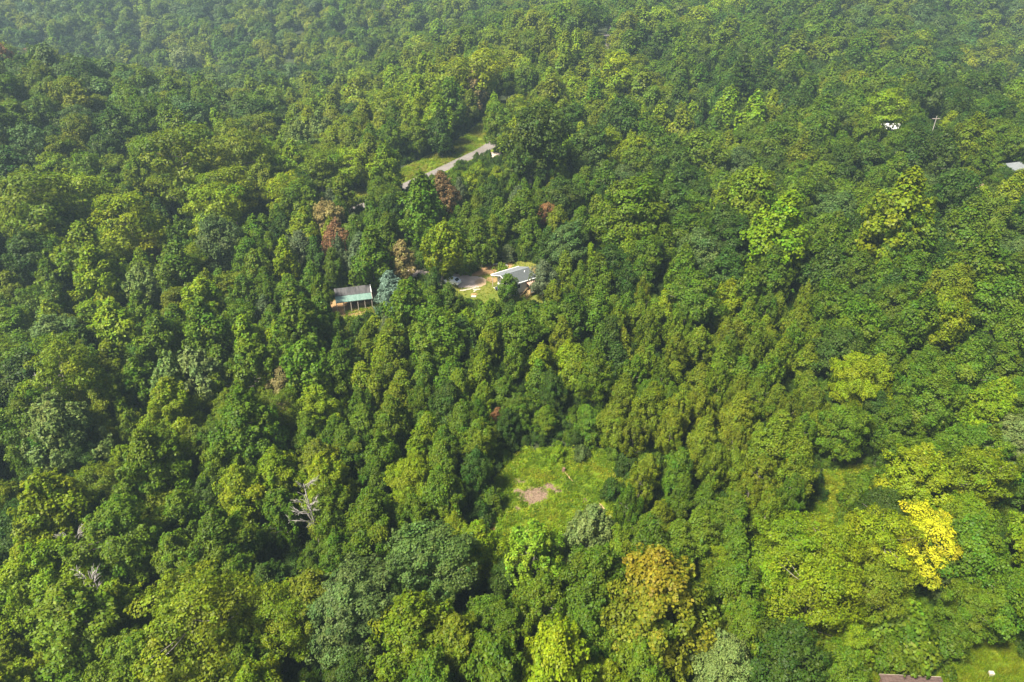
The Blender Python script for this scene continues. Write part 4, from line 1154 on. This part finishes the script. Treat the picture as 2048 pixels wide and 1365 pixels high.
for b_, Ts in base.items():
    for T in Ts:
        T['label'] = b_
        if len(Ts) == 1: continue
        dist = (sxy[:, 0] - T['x']) ** 2 + (sxy[:, 1] - T['y']) ** 2
        first = None
        for q in np.argsort(dist)[1:8]:
            O = singles[int(q)]
            if O['col'] == T['col'] and O['sp'] == T['sp']: continue
            big = 'taller ' if O['h'] > T['h'] * 1.15 else ('shorter ' if O['h'] < T['h'] * .85 else '')
            for lab in (f"{b_} beside {big}{COLW[O['col']]} {SHORT[O['sp']]} one", f"{b_} beside {COLW[O['col']]} {SHORT[O['sp']]} one"):
                if len(lab.split()) > 16: continue
                first = first or lab
                if lab not in taken: T['label'] = lab; break
            if T['label'] != b_: break
        if T['label'] == b_ and first: T['label'] = first
        taken.add(T['label'])
for T in singles:
    if id(T) in special_of: stand(T, special_of[id(T)], None)
    else: stand(T, T['label'], T['group'])

# ------------------------------------------------------------------ stuff: far forest, undergrowth, grass
def scatter(name, pts, protos, idx, rot, scl, tint, label, cat):
    me = bpy.data.meshes.new(name)
    pts = np.asarray(pts, np.float32)
    me.vertices.add(len(pts)); me.vertices.foreach_set('co', pts.reshape(-1))
    a = me.attributes.new('proto', 'INT', 'POINT'); a.data.foreach_set('value', np.asarray(idx, np.int32))
    a = me.attributes.new('turn', 'FLOAT_VECTOR', 'POINT'); a.data.foreach_set('vector', np.stack([0 * np.asarray(rot), 0 * np.asarray(rot), rot], 1).astype(np.float32).reshape(-1))
    a = me.attributes.new('size', 'FLOAT_VECTOR', 'POINT'); a.data.foreach_set('vector', np.asarray(scl, np.float32).reshape(-1))
    a = me.attributes.new('tint', 'FLOAT_VECTOR', 'POINT'); a.data.foreach_set('vector', np.asarray(tint, np.float32).reshape(-1))
    me.update()
    o = link(name, me)
    ng = bpy.data.node_groups.new(name, 'GeometryNodeTree')
    ng.interface.new_socket('Geometry', in_out='INPUT', socket_type='NodeSocketGeometry')
    ng.interface.new_socket('Geometry', in_out='OUTPUT', socket_type='NodeSocketGeometry')
    gi, go = ng.nodes.new('NodeGroupInput'), ng.nodes.new('NodeGroupOutput')
    def attr(nm, ty):
        n = ng.nodes.new('GeometryNodeInputNamedAttribute'); n.data_type = ty; n.inputs['Name'].default_value = nm
        return n.outputs['Attribute']
    pi, tu, si = attr('proto', 'INT'), attr('turn', 'FLOAT_VECTOR'), attr('size', 'FLOAT_VECTOR')
    jn = ng.nodes.new('GeometryNodeJoinGeometry')
    for k, ob in enumerate(protos):
        cp = ng.nodes.new('FunctionNodeCompare'); cp.data_type = 'INT'; cp.operation = 'EQUAL'
        ng.links.new(pi, cp.inputs[2]); cp.inputs[3].default_value = k
        for ob_ in ob:
            oi = ng.nodes.new('GeometryNodeObjectInfo'); oi.transform_space = 'ORIGINAL'; oi.inputs['Object'].default_value = ob_
            ip = ng.nodes.new('GeometryNodeInstanceOnPoints')
            ng.links.new(gi.outputs[0], ip.inputs['Points']); ng.links.new(cp.outputs[0], ip.inputs['Selection'])
            ng.links.new(oi.outputs['Geometry'], ip.inputs['Instance']); ng.links.new(tu, ip.inputs['Rotation']); ng.links.new(si, ip.inputs['Scale'])
            ng.links.new(ip.outputs[0], jn.inputs[0])
    ng.links.new(jn.outputs[0], go.inputs[0])
    md = o.modifiers.new('scatter', 'NODES'); md.node_group = ng
    tag(o, label, cat, kind='stuff')
    return o

keys = [k for k in REF if len(k) == 3]
rows = []
for T in rest:
    key = variant(T)
    if key not in REF:
        same = [k for k in keys if k[0] == T['sp'] and k[1] >= key[1]] or [k for k in keys if k[0] == T['sp']] or keys
        key = random.choice(same)
    W, Hc, cl, rc = SPEC[key[0]]
    s = T['W'] / W
    rows.append(((T['x'], T['y'], T['z'] - .05), keys.index(key), random.uniform(0, 6.28), (s, s, T['h'] / (Hc + cl)), T['tint']))
print('trees: single', len(singles), 'mass', len(rest), {sp: sum(T['sp'] == sp for T in singles) for sp in NAME})
scatter('forest', [r[0] for r in rows], [[REF[k], REF[(k, 'trunk')]] for k in keys], [r[1] for r in rows], [r[2] for r in rows], [r[3] for r in rows], [r[4] for r in rows],
        'continuous mass of smaller and farther woodland trees on the slopes', 'forest')

# undergrowth below the trees
ub = candidates(-170, 190, 30, 250, 1.5)
u_, v_, t_ = proj(ub[:, 0], ub[:, 1], ub[:, 2])
ub = ub[(u_ > -150) & (u_ < 2200) & (v_ < 1560) & (t_ < 260)]
sk = [k for k in keys if k[0] == 'shrub']
n = len(ub)
ut = np.array([COLOR[random.choice('ddgg')] for _ in range(n)]) * rng.uniform(.7, 1.1, (n, 1))
us = rng.uniform(.35, .75, (n, 1)) * np.array((1, 1, 1.0)) * np.stack([np.ones(n), np.ones(n), rng.uniform(.7, 1.5, n)], 1)
scatter('undergrowth', ub, [[REF[k]] for k in sk], rng.integers(0, len(sk), n), rng.uniform(0, 6.28, n), us, ut, 'tangled dark undergrowth on the forest floor', 'undergrowth')

# grass and weeds on the open ground: a few tufts in one mesh, repeated
def tuft_mesh(name, seed, weed):
    rg = np.random.default_rng(seed)
    if weed:
        nL = 34
        P = np.stack([rg.normal(0, .26, nL), rg.normal(0, .26, nL), rg.uniform(.06, .34, nL)], 1)
        V = leaf_quads(P, unit(UP + rg.normal(size=(nL, 3)) * .45), .17, rg, .38, .2)
    else:
        nL = 40
        B = np.stack([rg.normal(0, .2, nL), rg.normal(0, .2, nL), np.zeros(nL)], 1)
        tip = B + np.stack([rg.normal(0, .13, nL), rg.normal(0, .13, nL), rg.uniform(.2, .5, nL)], 1)
        sd_ = unit(np.cross(tip - B, rg.normal(size=(nL, 3)))) * .022
        V = np.stack([B - sd_, B + sd_, tip + sd_ * .2, tip - sd_ * .2], 1)
    return quads_mesh(name, V, M['leaf'], {'leaf_value': rg.normal(1, .15, nL), 'leaf_hue': .5 + rg.normal(0, .012, nL), 'leaf_high': np.zeros(nL)})
def grass(name, poly, per_m2, cols, label, size=(.7, 1.4), weeds=True, bare_obj=None, avoid=()):
    poly = np.asarray(poly)
    x0, y0 = poly.min(0); x1, y1 = poly.max(0)
    m = int((x1 - x0) * (y1 - y0) * per_m2)
    X, Y = rng.uniform(x0, x1, m), rng.uniform(y0, y1, m)
    ok = inside(X, Y, poly)
    for a in avoid: ok &= ~inside(X, Y, np.asarray(a))
    ok &= (X - hx) ** 2 + (Y - hy) ** 2 > 4.6 ** 2
    X, Y = X[ok], Y[ok]
    if bare_obj is not None:        # thin out on bare soil
        co = np.empty(len(bare_obj.data.vertices) * 3); bare_obj.data.vertices.foreach_get('co', co); co = co.reshape(-1, 3)
        bv = np.empty(len(co)); bare_obj.data.attributes['bare'].data.foreach_get('value', bv)
        gxi = {}
        for c, b in zip(co, bv): gxi[(int(c[0] // .8), int(c[1] // .8))] = max(b, gxi.get((int(c[0] // .8), int(c[1] // .8)), 0))
        kk = np.array([gxi.get((int(a // .8), int(b // .8)), 0) < random.uniform(.3, .85) for a, b in zip(X, Y)])
        X, Y = X[kk], Y[kk]
    Z = H(X, Y) + .04
    n = len(X)
    g = np.array([COLOR_G[c] for c in cols])
    pick = np.clip((.5 + .5 * wobble(X, Y, 3.0) + rng.normal(0, .3, n)), 0, .999)
    ti = g[(pick * len(g)).astype(int)] * rng.uniform(.8, 1.2, (n, 1))
    s = rng.uniform(size[0], size[1], n)
    return scatter(name, np.stack([X, Y, Z], 1), GRASS_P, rng.integers(0, len(GRASS_P), n) if weeds else rng.integers(2, len(GRASS_P), n), rng.uniform(0, 6.28, n), np.stack([s, s, s], 1), ti, label, 'grass')
COLOR_G = {'a': (.092, .155, .005), 'b': (.120, .172, .005), 'c': (.150, .170, .008), 'd': (.068, .120, .005), 'e': (.15, .145, .025)}
GRASS_P = []
gx0, gy0 = cc
for k in range(4):
    me = tuft_mesh('weed' if k < 2 else 'grass_tuft', 50 + k, k < 2)
    a_, b_ = gx0 + (k - 1.5) * 2.0, gy0 + 2
    o = link('weed_tuft' if k < 2 else 'grass_tuft', me); o.location = (a_, b_, h1(a_, b_) + .04)
    o['tint'] = [.1, .16, .01]
    tag(o, 'low leafy weed tuft in the middle of the clearing' if k < 2 else 'thin grass tuft in the middle of the clearing', 'grass', kind='stuff')
    GRASS_P.append([o])
grass('clearing_weeds', clearing_poly, 5.5, 'daabbac', 'low bright green weeds and grass covering the clearing', bare_obj=clearing)
grass('yard_grass', yard_poly, 4.0, 'cbec', 'short dry grass growing in the yard of the white house', (.3, .55), False, yard, [wpoly(PX_DRIVE)])
grass('meadow_grass', wpoly(PX_FIELD), 5.0, 'abccb', 'rough yellow-green meadow grass beside the brown roof', (.8, 1.5), False)
grass('track_grass', wpoly(PX_TRACK), 5.0, 'abcc', 'rough grass on the strip between shrubs', (.8, 1.5))
grass('shed_grass', wpoly([(690, 622), (765, 605), (770, 650), (690, 655)]), 4.0, 'abb', 'green weeds in front of the open shed', (.8, 1.4))
dd_ = np.gradient(ROAD, axis=0); dd_ /= np.linalg.norm(dd_, axis=1)[:, None]
nr_ = np.stack([-dd_[:, 1], dd_[:, 0]], -1)
vp = np.concatenate([ROAD + nr_ * 2.1, (ROAD + nr_ * 11.2)[::-1]])
vp = vp[(vp[:, 1] < 262)]
grass('verge_grass', vp, 3.0, 'abcce', 'rough yellowing grass on the verge of the ridge road', (.8, 1.5))

# ------------------------------------------------------------------ bare dead trees
def dead_tree(u, v, hpx, lean, label, seed):
    rg = random.Random(seed)
    r_ = hit(u, v, 15)
    x, y = r_[0][:2]; z = h1(x, y); t = r_[1]
    h = 16.5
    e = empty('dead_tree', (x, y, z), 0); tag(e, label, 'dead tree')
    trunk = [Vector((lean[0] * (k / 6) ** 1.5, lean[1] * k / 6 + .15 * math.sin(k), -.4 + k / 6 * h * .82)) for k in range(7)]
    MB().tube(trunk, [.24, .22, .18, .14, .11, .08, .04], 7).build('trunk', M['deadwood'], e, smooth=True)
    for k in range(18):
        i = 3 + k % 4
        f = rg.random()
        b = trunk[i - 1].lerp(trunk[i], f)
        a = rg.uniform(0, 6.28); l = rg.uniform(1.5, 3.2) * (1.1 - .12 * (i - 3))
        d_ = Vector((math.cos(a), math.sin(a), rg.uniform(.35, 1.1))).normalized()
        p1 = b + d_ * l * .5 + Vector((rg.uniform(-.2, .2), rg.uniform(-.2, .2), .15)); p2 = b + d_ * l + Vector((rg.uniform(-.3, .3), rg.uniform(-.3, .3), .3))
        m = MB().tube([b, p1, p2], [.075, .05, .02], 5)
        for q in range(11):
            s0 = b.lerp(p2, rg.uniform(.35, 1)); a2 = a + rg.uniform(-1.2, 1.2)
            d2 = Vector((math.cos(a2), math.sin(a2), rg.uniform(.1, 1.2))).normalized() * rg.uniform(.5, 1.2)
            m.tube([s0, s0 + d2 * .6 + Vector((0, 0, .08)), s0 + d2], [.036, .025, .012], 4)
        m.build('branch', M['deadwood'], e, smooth=True)
dead_tree(75, 742, 60, (.6, 0), 'leafless grey dead tree with ivy-brown forks on the wooded slope beyond the shed', 1)
dead_tree(122, 1046, 80, (1.6, -.5), 'leafless pinkish-grey dead tree with dense twigs below the shed slope', 2)
dead_tree(190, 1138, 60, (-1.2, -.4), 'leafless pale dead tree with curved forked limbs beside large olive tree', 3)
dead_tree(612, 946, 60, (-.6, 0), 'leafless whitish dead tree in the woods beside the clearing', 4)

# ------------------------------------------------------------------ haze
top = max(CAM_H, Z_MAX + 24, max(T['z'] + T['h'] for T in TREES)) + 3
hb = MB().box(-1205, 1205, -305, 1505, Z_MIN - 1.5, top)
mh, nt, out = new_mat('haze')
pv = N(nt, 'ShaderNodeVolumePrincipled')
pv.inputs['Color'].default_value = (.62, .85, 1.0, 1)
pv.inputs['Density'].default_value = 0.00025
pv.inputs['Anisotropy'].default_value = 0.25
nt.links.new(pv.outputs[0], out.inputs['Volume'])
hz_ = hb.build('haze', mh)
tag(hz_, 'thin bluish summer haze hanging over the far wooded slopes', 'haze', kind='stuff')
